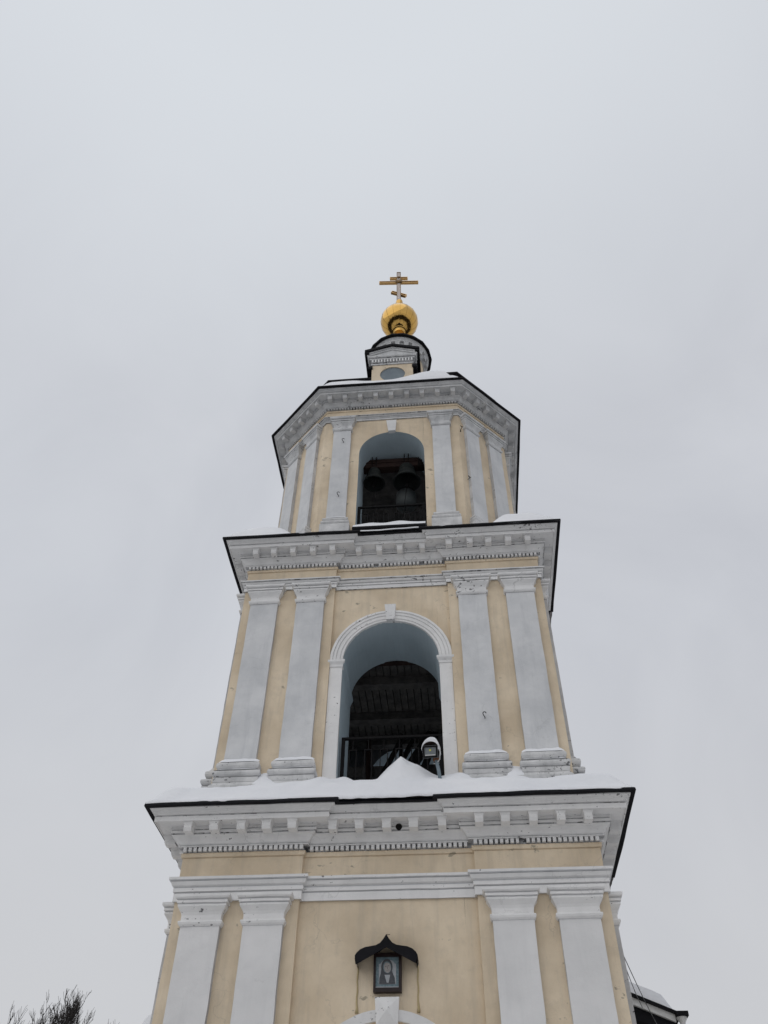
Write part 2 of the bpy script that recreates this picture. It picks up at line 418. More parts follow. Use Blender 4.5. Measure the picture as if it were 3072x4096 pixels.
def dentils(plan, w_o, d_o, z0, z1, period, frac, parent, m, edges=None):
    """a continuous toothed band: one connected ribbon."""
    a = offset_poly(plan, w_o); bb = offset_poly(plan, d_o)
    nn = len(plan)
    path = []                                   # (x, y, z of the underside, kind)
    teeth = []
    for i in range(nn):
        if edges is not None and i not in edges: continue
        A, Bv = Vector(a[i]), Vector(a[(i + 1) % nn])
        P, Q = Vector(bb[i]), Vector(bb[(i + 1) % nn])
        d = (Q - P).normalized(); nrm = Vector((d.y, -d.x))
        path.append((A, z0))
        L = (Bv - A).length
        s0 = (P - A).dot(d); s1 = (Q - A).dot(d)
        s0, s1 = max(s0, 0), min(s1, L) if s1 < L else s1
        lo, hi = max(0.0, (P - A).dot(d)), min(L, L + (Q - Bv).dot(d))
        lo = max(lo, 0.0); hi = min(hi, L)
        if hi - lo < 0.3: continue
        k = max(1, int(round((hi - lo) / period))); per = (hi - lo) / k
        for j in range(k):
            if random.random() < 0.012: continue
            c = A + d * (lo + per * (j + .5))
            hw = per * frac / 2 * random.uniform(.9, 1.08)
            dd = (d_o - w_o) * random.uniform(.86, 1.0)
            zz = z0 + random.uniform(-.004, .004)
            t0 = len(path)
            path += [(c - d * hw, zz), (c - d * hw + nrm * dd, zz), (c + d * hw + nrm * dd, zz), (c + d * hw, zz)]
            teeth.append(t0)
        if edges is not None and ((i + 1) % nn) not in edges: path.append((Bv, z0))
    n_ = len(path)
    vs = [(p.x, p.y, z) for p, z in path] + [(p.x, p.y, z1) for p, z in path]
    fs, mi = [], []
    tset = set()
    for t0 in teeth: tset.update((t0, t0 + 1, t0 + 2))
    for i in range(n_ if edges is None else n_ - 1):
        j = (i + 1) % n_
        fs.append((i, j, n_ + j, n_ + i)); mi.append(0 if i in tset else 1)  # backing between teeth is coloured dark as painted gap shade
    for t0 in teeth:
        fs.append((t0 + 3, t0 + 2, t0 + 1, t0)); mi.append(0)
    return MB().add(vs, fs, False, mi).build('dentil_course', m, parent)

def modillion_mesh(mb, x, yb, yf, z0, zt, w, M4=None):
    """scroll-less bracket block: body plus flared cap; yb back plane, yf front plane."""
    h = zt - z0; hw = w / 2
    zc = z0 + h * .62
    zm = z0 + h * .30
    flare = .026
    poly_body = [(x - hw, x + hw, yb + .01, z0 + h * .05), (x - hw, x + hw, yf + (yb - yf) * .12, z0), (x - hw, x + hw, yf, zm), (x - hw, x + hw, yf, zc)]
    vs = []
    for a, b, y, z in poly_body: vs += [(a, y, z), (b, y, z)]
    vs += [(x - hw, yb + .01, zc), (x + hw, yb + .01, zc)]
    fs = [(0, 1, 3, 2), (2, 3, 5, 4), (4, 5, 7, 6), (0, 2, 4, 6, 8), (1, 9, 7, 5, 3)]
    mb2 = MB().add(vs, fs)
    c0, c1 = hw + .004, hw + flare
    vs = [(x - c0, yb + .01, zc), (x + c0, yb + .01, zc), (x + c0, yf - .004, zc), (x - c0, yf - .004, zc),
          (x - c1, yb + .01, zt - .012), (x + c1, yb + .01, zt - .012), (x + c1, yf - flare, zt - .012), (x - c1, yf - flare, zt - .012),
          (x - c1, yb + .01, zt + .004), (x + c1, yb + .01, zt + .004), (x + c1, yf - flare, zt + .004), (x - c1, yf - flare, zt + .004)]
    fs = [(0, 3, 2, 1)]
    for k in (0, 4):
        fs += [(k + 3, k + 7, k + 6, k + 2), (k + 2, k + 6, k + 5, k + 1), (k, k + 4, k + 7, k + 3)]
    fs.append((8, 9, 10, 11))
    mb2.add(vs, fs)
    if M4: mb2.xf(M4)
    mb.add(mb2.v, mb2.f)
    return mb
def RZ(a): return Matrix.Rotation(a, 4, 'Z')

def modillions(cornice, xs_c, xs_s, yb, yf, rec, z0, zt, w, m):
    """front ones each a mesh of their own, and those of the two visible flanks; the far side as one."""
    rest = MB()
    for k in range(4):
        for lst, dy in ((xs_s, 0), (xs_c, rec)):
            for x in lst:
                x += random.uniform(-.012, .012)
                own = k == 0 or (dy == 0 and ((k == 1 and x < 0) or (k == 3 and x > 0)))
                mb = MB() if own else rest
                tmp = MB()
                modillion_mesh(tmp, x, yb + dy, yf + dy + random.uniform(-.006, .006), z0 + random.uniform(-.006, .006), zt, w * random.uniform(.94, 1.06))
                tmp.jitter(.004, 9)
                tmp.xf(RZ(k * math.pi / 2))
                mb.add(tmp.v, tmp.f)
                if own: mb.build('modillion', m, cornice)
    rest.build('modillion', m, cornice)['kind'] = 'stuff'

def vgrid_box(x0, x1, y0, y1, z0, z1, seg=0.3, jit=0.006, sides=False):
    """upright block with edges cut into short lengths so that they can waver like hand-laid plaster."""
    mb = MB()
    plan = [(x0, y0), (x1, y0), (x1, y1), (x0, y1)]
    k = max(1, int((z1 - z0) / seg))
    mb.sweep(plan, [(0, z0 + (z1 - z0) * i / k) for i in range(k + 1)], seg=0.35)
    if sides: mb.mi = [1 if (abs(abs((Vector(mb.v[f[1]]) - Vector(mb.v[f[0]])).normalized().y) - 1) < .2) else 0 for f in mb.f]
    return mb.jitter(jit, 2.2)

CAP_P = [(0, 6.955), (.012, 6.958, X), (.036, 6.985), (.046, 7.018), (.040, 7.04), (.012, 7.05), (.010, 7.06), (.012, 7.14), (.03, 7.185), (.058, 7.225), (.085, 7.265), (.085, 7.295), (.07, 7.30, X), (.07, 7.312, X), (.102, 7.318), (.102, 7.36), (.086, 7.364, X), (.086, 7.376, X), (.126, 7.385), (.14, 7.405), (.14, 7.447)]
def pilaster(x0, x1, yf, yb, z0, z1, cap0, cap1, cs, mcap, basef=None, mbase=None, M4=None, shaft='white'):
    body = vgrid_box(x0, x1, yf, yb, z0, z1, .18, .008, True)
    if M4: body.xf(M4)
    p = body.build('pilaster', M[shaft], tower, alt='crease_shade')  # alt colour darkens the side returns as painted contact shade
    c = MB().sweep([(x0, yf), (x1, yf), (x1, yb), (x0, yb)], zmap(CAP_P, 6.955, 7.447, cap0, cap1, cs), seg=0.12, cap_top=True).jitter(.006, 5)
    if M4: c.xf(M4)
    c.build('capital', mcap, p, alt='white' if shaft == 'cleanwhite' else 'dirt')
    if basef:
        b = MB().sweep([(x0, yf), (x1, yf), (x1, yb), (x0, yb)], basef, seg=0.12, cap_top=True).jitter(.007, 5)
        if M4: b.xf(M4)
        b.build('base', mbase, p, alt='crease_shade')
    return p

def arch_panel(hw, zb, zt, yf, r, spring, sill, thick, back_hw, n=28, e=1.0):
    """front face round an arched hole, the hole's reveal, and the back face: returns (face, reveal, back)."""
    face, rev, back = MB(), MB(), MB()
    arc = [(-r * math.cos(math.pi * i / n), spring + e * r * math.sin(math.pi * i / n)) for i in range(n + 1)]
    hole = [(-r, sill)] + [(-r, sill + (spring - sill) * k / 6) for k in range(1, 6)] + arc + [(r, spring - (spring - sill) * k / 6) for k in range(1, 6)] + [(r, sill)]
    def plate(mb, y, w, flip):
        vs, fs = [], []
        def quad(a, b, c, d):
            k = len(vs); vs.extend([(x, y, z) for x, z in (a, b, c, d)])
            fs.append((k, k + 1, k + 2, k + 3) if not flip else (k + 3, k + 2, k + 1, k))
        kz = 10
        for s in (-1, 1):
            for i in range(kz):
                za, zc = zb + (zt - zb) * i / kz, zb + (zt - zb) * (i + 1) / kz
                a, b = (-w, -r) if s < 0 else (r, w)
                quad((a, za), (b, za), (b, zc), (a, zc))
        if sill > zb: quad((-r, zb), (r, zb), (r, sill), (-r, sill))
        for i in range(n):
            (xa, z_a), (xb, z_b) = arc[i], arc[i + 1]
            quad((xa, z_a), (xb, z_b), (xb, zt), (xa, zt))
        mb.add(vs, fs)
    plate(face, yf, hw, False)
    plate(back, yf + thick, back_hw, True)
    vs, fs = [], []
    ky = 4
    for j in range(ky + 1):
        vs += [(x, yf + thick * j / ky, z) for x, z in hole]
    m = len(hole)
    for j in range(ky):
        for i in range(m - 1):
            fs.append((j * m + i, (j + 1) * m + i, (j + 1) * m + i + 1, j * m + i + 1))
        fs.append((j * m + m - 1, (j + 1) * m + m - 1, (j + 1) * m, j * m))
    rev.add(vs, fs, False)
    # smooth only along the vault
    return face, rev, back

# ------------------------------------------------------------------ tier 1
W1, J1, D1 = 3.705, 1.525, 0.10
plan1 = tier_plan(W1, J1, D1)
wall1 = MB()
k1 = 24
wall1.sweep(plan1, [(0, 8.3 * i / k1) for i in range(k1 + 1)], seg=0.4, skip=CENTRE)
for k in range(4):
    fc, rv, bk = arch_panel(J1, 0, 8.3, -W1 + D1, 1.30, 4.25, 0.0, 0.35, 1.9, e=1.02)
    q = RZ(k * math.pi / 2)
    wall1.add(fc.xf(q).v, fc.f)
    wall1.add(rv.xf(q).v, rv.f)
    b = MB().box(-1.35, 1.35, -W1 + D1 + .30, -W1 + D1 + .40, 0, 6.0).xf(q)
    wall1.add(b.v, b.f)
wall1.jitter(.004, 1.5)
wall1 = wall1.build('wall', M['cream'], tower)
corn1 = entablature(plan1, 7.41, 7.80, 8.25, 8.868, 1.0, M['trimclean'], alt='white')
dentils(plan1, .018, .10, 8.268, 8.337, .0915, .62, corn1, M['trimclean'])
modillions(corn1, [-.97, -.49, .005, .485, .98], [-3.58, -3.11, -2.62, -2.15, -1.675, 1.64, 2.10, 2.585, 3.06, 3.54],
           -W1 - .245, -W1 - .458, D1, 8.485, 8.662, .15, M['trimclean'])
for k in range(4):
    for x0, x1 in ((-3.496, -2.826), (-2.422, -1.750), (1.750, 2.422), (2.826, 3.496)):
        pilaster(x0, x1, -3.812, -W1 + .05, 0.0, 6.99, 6.955, 7.447, 1.0, M['trimclean'], M4=RZ(k * math.pi / 2), shaft='cleanwhite')
# portal surround with its keystone
def arch_ring(r0, r1, spring, yf, yb, e=1.0, n=36, grooves=(), a0=0.0, a1=math.pi):
    """archivolt: stepped section carried round the arch. grooves: list of (fraction, depth) section points."""
    sec = [(0, yb), (0, yf + .03)] + list(grooves) + [(1, yf), (1, yb)]
    vs, fs = [], []
    m = len(sec)
    for i in range(n + 1):
        a = a0 + (a1 - a0) * i / n
        for fr, y in sec:
            r_ = r0 + (r1 - r0) * fr
            vs.append((-r_ * math.cos(a), y, spring + e * r_ * math.sin(a)))
    for i in range(n):
        for j in range(m - 1):
            fs.append((i * m + j, i * m + j + 1, (i + 1) * m + j + 1, (i + 1) * m + j))
    return MB().add(vs, fs)
yc1 = -W1 + D1
mb = arch_ring(1.30, 1.445, 4.25, yc1 - .07, yc1 + .02, e=1.02)
for s in (-1, 1): mb.box(min(s * 1.30, s * 1.445), max(s * 1.30, s * 1.445), yc1 - .07, yc1 + .02, 0, 4.25)
sur1 = mb.jitter(.004, 4).build('portal_surround', M['trimclean'], tower)
ks = MB()
ks.add([(-.165, yc1 - .09, 5.50), (.172, yc1 - .09, 5.50), (.195, yc1 - .09, 5.885), (-.19, yc1 - .09, 5.885), (0, yc1 - .15, 5.69),
        (-.165, yc1 + .01, 5.50), (.172, yc1 + .01, 5.50), (.195, yc1 + .01, 5.885), (-.19, yc1 + .01, 5.885)],
       [(0, 1, 4), (1, 2, 4), (2, 3, 4), (3, 0, 4), (0, 5, 6, 1), (1, 6, 7, 2), (2, 7, 8, 3), (3, 8, 5, 0)])
ks.build('keystone', M['trimclean'], sur1)
for s, x in ((-1, -.482), (1, .490)):
    pts = [(x + .006 * math.sin(i * 1.7), yc1 - .004, 6.36 - .075 * i) for i in range(10)]
    MB().tube(pts, [.010, .013, .014, .012, .012, .014, .013, .015, .018, .03], 6).build('stain', M['ochre'], wall1)
# round vent between the modillions
MB().lathe([(0, 0), (.052, 0), (.06, .012), (.06, .10)], n=16, M4=Matrix.Translation((.205, -W1 + D1 - .262, 8.585)) @ Matrix.Rotation(R(-90), 4, 'X')).build('vent', M['iron'], corn1)

# lower ledge roof (metal) under the snow
MB().sweep([(-W1, -W1), (W1, -W1), (W1, W1), (-W1, W1)], [(.6, 8.90), (.2, 9.0), (-.3, 9.15), (-2.2, 9.2)], seg=.5, cap_top=True).build('roof', M['black'], tower)

# ------------------------------------------------------------------ tier 2
W2, J2, D2 = 3.505, 1.340, 0.10
plan2 = tier_plan(W2, J2, D2)
wall2 = MB()
k2 = 16
wall2.sweep(plan2, [(0, 9.1 + 6.4 * i / k2) for i in range(k2 + 1)], seg=0.4, skip=CENTRE)
yc2 = -W2 + D2
TH2 = 1.47
revs, backs = MB(), MB()
for k in range(4):
    q = RZ(k * math.pi / 2)
    fc, rv, bk = arch_panel(J2, 9.1, 15.5, yc2, 1.06, 12.62, 9.6, TH2, -yc2 - TH2)
    wall2.add(fc.xf(q).v, fc.f)
    if k == 0: rv0 = MB().add(rv.v, rv.f)
    else: revs.add(rv.xf(q).v, rv.f)
    backs.add(bk.xf(q).v, bk.f)
wall2.jitter(.004, 1.5)
wall2 = wall2.build('wall', M['cream'], tower)
rv0.build('arch_reveal', M['blue'], tower)
revs.build('arch_reveal', M['blue'], tower)
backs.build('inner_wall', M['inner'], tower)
corn2 = entablature(plan2, 14.72, 15.00, 15.385, 16.005, .91, M['trim'])
dentils(plan2, .017, .091, 15.405, 15.472, .0915, .60, corn2, M['trim'])
modillions(corn2, [-.785, -.275, .23, .78], [-3.31, -2.86, -2.375, -1.895, -1.417, 1.425, 1.913, 2.366, 2.852, 3.30],
           -W2 - .225, -W2 - .402, D2, 15.628, 15.798, .135, M['trim'])
def rolls(prof):
    return prof
BASE2 = [(.17, 9.1), (.17, 9.56), (.115, 9.64), (.125, 9.66), (.125, 9.745), (.10, 9.752, X), (.10, 9.765, X), (.128, 9.775), (.148, 9.80), (.155, 9.835), (.146, 9.87), (.122, 9.895), (.06, 9.905), (.045, 9.92, X), (.045, 9.935, X), (.07, 9.945, X), (.095, 9.97), (.108, 10.01), (.105, 10.05), (.088, 10.085), (.05, 10.11), (.02, 10.16), (0, 10.20)]
for k in range(4):
    for x0, x1 in ((-3.30, -2.655), (-2.208, -1.562), (1.562, 2.208), (2.655, 3.30)):
        pilaster(x0, x1, -3.597, -W2 + .05, 9.9, 14.28, 14.235, 14.745, 1.02, M['trim'], BASE2, M['base'], M4=RZ(k * math.pi / 2))
# shared plinth under each pair of bases
for k in range(4):
    for s in (-1, 1):
        xa, xb = (1.392, 3.47) if s > 0 else (-3.47, -1.392)
        vgrid_box(xa, xb, -3.80, -W2 + .2, 9.0, 9.545, .2, .006).xf(RZ(k * math.pi / 2)).build('plinth', M['base'], tower)
# arch surround: jambs, imposts, archivolt, keystone
for k in range(1):
    sur = arch_ring(1.06, 1.345, 12.62, yc2 - .085, yc2 + .02, grooves=[(.02, yc2 - .035), (.20, yc2 - .04), (.22, yc2 - .03), (.25, yc2 - .055), (.50, yc2 - .06), (.52, yc2 - .048), (.55, yc2 - .075), (.74, yc2 - .08), (.76, yc2 - .065), (.80, yc2 - .095)])
    sur.jitter(.004, 5)
    for s in (-1, 1):
        a, b = sorted((s * 1.062, s * 1.335))
        jb = vgrid_box(a, b, yc2 - .055, yc2 + .02, 9.3, 12.44, .25, .005)
        sur.add(jb.v, jb.f)
    sur2 = sur.build('arch_surround', M['trimclean'], tower)
    for s in (-1, 1):
        a, b = sorted((s * 1.062, s * 1.325))
        im = MB().sweep([(a, yc2 - .055), (b, yc2 - .055), (b, yc2 + .05), (a, yc2 + .05)],
                        [(0, 12.44), (.015, 12.445), (.02, 12.50), (.012, 12.505), (.03, 12.53), (.05, 12.56), (.055, 12.575), (.055, 12.615), (0, 12.62)], seg=.15, cap_top=True)
        im.jitter(.004, 6)
        # the impost moulding runs back along the reveal
        rb = MB()
        x_in = s * 1.06
        prof = [(0, 12.44), (.02, 12.50), (.05, 12.56), (.06, 12.615), (0, 12.62)]
        y0_, y1_ = yc2 - .05, yc2 + TH2
        vs = []
        for o_, z_ in prof:
            vs += [(x_in - s * (o_ + .002), y0_, z_), (x_in - s * (o_ + .002), y1_, z_)]
        fs = [(2 * i, 2 * i + 1, 2 * i + 3, 2 * i + 2) for i in range(len(prof) - 1)] + [(0, 2, 4, 6, 8), (1, 9, 7, 5, 3)]
        rb.add(vs, fs)
        imp = im.build('impost', M['trim'], sur2)
        rb.build('impost', M['blue'], sur2)
    ks = MB().prism([(-.10, 13.672), (.085, 13.672), (.115, 14.12), (-.145, 14.12)], yc2 - .125, yc2 + .02)
    ks.jitter(.004, 5).build('keystone', M['trim'], sur2)

# plank ceiling, beams and floor inside tier 2
CI = -yc2 - TH2
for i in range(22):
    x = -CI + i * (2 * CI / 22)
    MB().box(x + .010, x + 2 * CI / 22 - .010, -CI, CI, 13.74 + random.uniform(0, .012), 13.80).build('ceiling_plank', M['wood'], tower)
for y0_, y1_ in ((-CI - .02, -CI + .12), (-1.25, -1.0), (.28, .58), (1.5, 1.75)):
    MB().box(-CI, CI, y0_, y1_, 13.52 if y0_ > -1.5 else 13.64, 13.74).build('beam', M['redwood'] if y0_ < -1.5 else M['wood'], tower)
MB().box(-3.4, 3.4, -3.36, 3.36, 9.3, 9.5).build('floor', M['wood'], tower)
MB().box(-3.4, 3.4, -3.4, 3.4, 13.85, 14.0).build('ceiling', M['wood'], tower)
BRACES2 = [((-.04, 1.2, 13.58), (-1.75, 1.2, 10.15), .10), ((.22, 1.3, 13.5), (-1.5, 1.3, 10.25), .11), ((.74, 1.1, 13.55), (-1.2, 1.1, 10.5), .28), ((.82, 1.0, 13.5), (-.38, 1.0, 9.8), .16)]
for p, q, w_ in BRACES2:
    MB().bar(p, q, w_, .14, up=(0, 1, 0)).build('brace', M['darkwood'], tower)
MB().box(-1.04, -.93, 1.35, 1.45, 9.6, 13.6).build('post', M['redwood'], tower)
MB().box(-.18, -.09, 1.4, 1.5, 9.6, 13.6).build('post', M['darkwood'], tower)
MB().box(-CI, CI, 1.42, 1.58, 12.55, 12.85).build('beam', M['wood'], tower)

# tier 2 roof
CX3 = -0.03
MB().sweep([(-W2, -W2), (W2, -W2), (W2, W2), (-W2, W2)], [(.53, 16.04), (.0, 16.25), (-.5, 16.4), (-2.4, 16.42)], seg=.5, cap_top=True).build('roof', M['black'], tower)

# ------------------------------------------------------------------ tier 3 (chamfered square)
P3, Q3 = 3.35, 3.755
plan3 = octa(P3, Q3, CX3)
H3 = Q3 * math.sqrt(2) - P3
TH3 = 1.15
P3i, Q3i = P3 - TH3, Q3 - TH3
H3i = Q3i * math.sqrt(2) - P3i
wall3 = MB()
wall3.sweep(plan3, [(0, 16.2 + 6.0 * i / 18) for i in range(19)], seg=.4, skip=(0, 2, 4, 6))
revs, backs = MB(), MB()
for k in range(4):
    q = Matrix.Translation((CX3, 0, 0)) @ RZ(k * math.pi / 2)
    fc, rv, bk = arch_panel(H3, 16.2, 22.2, -P3, .93, 19.97, 16.42, TH3, H3i)
    wall3.add(fc.xf(q).v, fc.f)
    if k == 0: rv0 = MB().add(rv.xf(q).v, rv.f)
    else: revs.add(rv.xf(q).v, rv.f)
    backs.add(bk.xf(q).v, bk.f)
backs.sweep(octa(P3i, Q3i, CX3), [(0, 16.2), (0, 22.2)], skip=(0, 2, 4, 6))
wall3.jitter(.005, 1.5)
wall3 = wall3.build('wall', M['cream'], tower)
rv0.build('arch_reveal', M['blue'], tower)
revs.build('arch_reveal', M['blue'], tower)
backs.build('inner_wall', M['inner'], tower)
MB().sweep(octa(3.3, 3.7, CX3), [(0, 16.30), (0, 16.40)], cap_top=True, cap_bot=True).build('floor', M['wood'], tower)
MB().sweep(octa(3.3, 3.7, CX3), [(0, 21.3), (0, 21.4)], cap_top=True, cap_bot=True).build('ceiling', M['wood'], tower)
ks = MB().prism([(-.125, 20.86), (.085, 20.86), (.115, 21.37), (-.185, 21.37)], -P3 - .09, -P3 + .02)
ks.jitter(.004, 5).build('keystone', M['trim'], tower)
corn3 = entablature(plan3, 21.50, 21.68, 22.06, 22.575, .90, M['oldtrim'], seg=.3)
dentils(plan3, .016, .09, 22.078, 22.13, .085, .60, corn3, M['oldtrim'])
# modillions of tier 3
rest = MB()
def mod3(mbx, x, plane, a):
    t = MB()
    modillion_mesh(t, x + random.uniform(-.01, .01), -plane - .222, -plane - .395, 22.245, 22.404, .13)
    t.jitter(.004, 9)
    t.xf(Matrix.Translation((CX3, 0, 0)) @ RZ(a))
    mbx.add(t.v, t.f)
for k in range(4):
    for i in range(9):
        own = k == 0 or (k == 1 and i < 5) or (k == 3 and i > 3)
        mb = MB() if own else rest
        mod3(mb, (i - 4) * .47, P3, k * math.pi / 2)
        if own: mb.build('modillion', M['oldtrim'], corn3)
    for i in range(5):
        own = k in (0, 3)
        mb = MB() if own else rest
        mod3(mb, (i - 2) * .43, Q3, k * math.pi / 2 + math.pi / 4)
        if own: mb.build('modillion', M['oldtrim'], corn3)
rest.build('modillion', M['oldtrim'], corn3)['kind'] = 'stuff'
BASE3 = [(.13, 16.3), (.13, 16.89), (.08, 16.90, X), (.08, 16.925, X), (.10, 16.94), (.118, 16.985), (.10, 17.03), (.05, 17.045), (.04, 17.055, X), (.04, 17.07, X), (.065, 17.08), (.082, 17.12), (.07, 17.165), (.03, 17.20), (0, 17.24)]
for k in range(4):
    T = Matrix.Translation((CX3, 0, 0))
    for x0, x1 in ((-1.70, -1.188), (1.188, 1.70)):
        pilaster(x0, x1, -P3 - .10, -P3 + .05, 17.0, 20.99, 20.955, 21.51, .95, M['oldtrim'], BASE3, M['base'], M4=T @ RZ(k * math.pi / 2))
    for x0, x1 in ((-.775, -.262), (.165, .680)):
        pilaster(x0, x1, -Q3 - .10, -Q3 + .05, 17.0, 20.99, 20.955, 21.51, .95, M['oldtrim'], BASE3, M['base'], M4=T @ RZ(k * math.pi / 2 + math.pi / 4))
# window sill of tier 3: dark sheet over a cream board
sill = MB().box(-.955, .885, -3.93, -3.34, 16.30, 16.355).jitter(.006, 2).build('window_sill', M['black'], tower)
MB().box(-.80, .72, -3.84, -3.36, 16.08, 16.296).build('sill_board', M['cream'], sill)
# timbers inside
for p, q in (((-1.35, -1.0, 19.2), (.05, -1.0, 17.2)), ((1.35, -1.0, 19.2), (-.05, -.9, 17.2)), ((-1.4, .6, 20.6), (1.4, .6, 20.6))):
    MB().bar(p, q, .22, .22).build('brace', M['redwood'], tower)
bellbeam = MB()
bellbeam.box(-.985, .86, -2.60, -2.36, 20.22, 20.58)
bellbeam.box(-.985, .86, -2.625, -2.60, 20.40, 20.44)
bellbeam.build('bell_beam', M['redwood'], tower)

# upper roof: gutter level, metal step, low helmet
MB().sweep(octa(P3, Q3, CX3), [(.5, 22.61), (-.05, 23.66)], seg=.5).build('roof', M['black'], tower)
MB().sweep(octa(3.25, 3.75, CX3), [(0, 23.4), (0, 23.83), (.05, 23.84), (.055, 23.905), (-.1, 24.0), (-1.0, 24.6), (-1.8, 25.0), (-2.3, 25.2)], seg=.5, cap_top=True).jitter(.006, 1.5).build('roof', M['black'], tower)

# ------------------------------------------------------------------ lantern
LX = -0.035
lz = 29.88
drum = MB().lathe([(.93, 25.0), (.93, 29.25)], LX, 0, 40).build('lantern_drum', M['cream'], tower)
MB().lathe([(.93, 29.24), (.97, 29.25), (.97, 29.30), (1.0, 29.32), (1.0, 29.37), (1.02, 29.40), (1.03, 29.62), (1.135, 29.625), (1.12, 29.70), (1.14, 29.76), (1.17, 29.82), (1.17, 29.85)], LX, 0, 48, smooth=False).jitter(.005, 4).build('drum_cornice', M['oldtrim'], drum)
for i in range(20):
    a = 2 * math.pi * i / 20
    t = MB()
    modillion_mesh(t, 0, -1.02, -1.10, 29.36, 29.625, .16)
    t.jitter(.004, 9)
    t.xf(Matrix.Translation((LX, 0, 0)) @ RZ(a)).build('modillion', M['oldtrim'], drum)
MB().lathe([(1.16, 29.856), (1.20, 29.845), (1.285, 29.845), (1.295, 29.86), (1.295, 29.93), (1.22, 29.98), (.9, 30.4), (.5, 30.9), (.28, 31.1), (.20, 31.3)], LX, 0, 18, smooth=False).jitter(.008, 2).build('drum_roof', M['black'], drum)

# gilded ball with a flared foot and a spire that carries the cross
bz, br = 33.0, .800
prof = [(.34, 31.15), (.27, 31.35), (.22, 31.7), (.20, 32.0)]
for i in range(25):
    a = R(-75 + i * 150 / 24)
    prof.append((br * math.cos(a), bz + br * math.sin(a)))
prof += [(.16, 33.86), (.135, 34.1), (.13, 34.55), (.16, 34.66), (.15, 34.74), (.10, 34.82), (0, 34.84)]
dome = MB().lathe(prof, LX, 0, 72).build('dome', M['gold'], tower)
for i in range(16):
    a = 2 * math.pi * (i + .3) / 16
    pts = [(LX + (br + .001) * math.cos(R(e)) * math.cos(a), (br + .001) * math.cos(R(e)) * math.sin(a), bz + (br + .001) * math.sin(R(e))) for e in range(-74, 75, 6)]
    MB().tube(pts, .0045, 4, cap=False).build('seam', M['brass'], dome)

# cross
cross = empty('cross_pivot')
cross.name = 'cross'
cross.parent = tower
cross.location = (LX - .02, 0, 0)
cross.rotation_euler = (0, 0, R(3.5))
def gilt_bar(p, q, w, d, name, m):
    mb = MB().bar(p, q, d, w, up=(0, 0, 1) if abs(p[2] - q[2]) < 1 else (1, 0, 0))
    return mb.build(name, m, cross)
MB().box(-.078, .078, -.06, .06, 34.78, 37.40).build('upright', M['silver'], cross)
for s in (-1, 1): MB().box(s * .083 - .012, s * .083 + .012, -.07, .07, 34.78, 37.42).build('upright_edge', M['brass'], cross)
MB().box(-.095, .095, -.07, .07, 37.40, 37.45).build('upright_cap', M['brass'], cross)
def crossbar(x0, z0, x1, z1, w):
    p, q = Vector((x0, 0, z0)), Vector((x1, 0, z1))
    d = (q - p).normalized(); u = Vector((-d.z, 0, d.x))
    for s, (a, b) in ((-1, (p, Vector((x0 + (x1 - x0) * .46, 0, z0 + (z1 - z0) * .46)))), (1, (Vector((x0 + (x1 - x0) * .54, 0, z0 + (z1 - z0) * .54)), q))):
        bar = MB().bar(a, b, .07, w * .7, up=(0, 0, 1)).build('crossbar', M['brass'], cross)
        e = MB()
        for t_ in (-1, 1): e.bar(a + u * t_ * w * .40, b + u * t_ * w * .40, .115, w * .22, up=(0, 0, 1))
        end = b if s > 0 else a
        e.bar(end - d * .012, end + d * .012, .117, w, up=(0, 0, 1))
        e.build('crossbar_edge', M['gilt_edge'], cross)
crossbar(-.885, 36.53, .885, 36.53, .155)
crossbar(-.40, 36.93, .40, 36.93, .135)
crossbar(-.31, 35.615, .31, 35.27, .15)
MB().lathe([(0, 0), (.10, 0), (.13, .02), (.16, .02), (.16, .09)], n=28, M4=Matrix.Translation((0, -.11, 36.53)) @ Matrix.Rotation(R(-90), 4, 'X')).build('medallion', M['brass'], cross)
MB().lathe([(0, 0), (.06, .0), (.075, .03)], n=20, M4=Matrix.Translation((0, -.095, 36.93)) @ Matrix.Rotation(R(-90), 4, 'X')).build('medallion', M['brass'], cross)

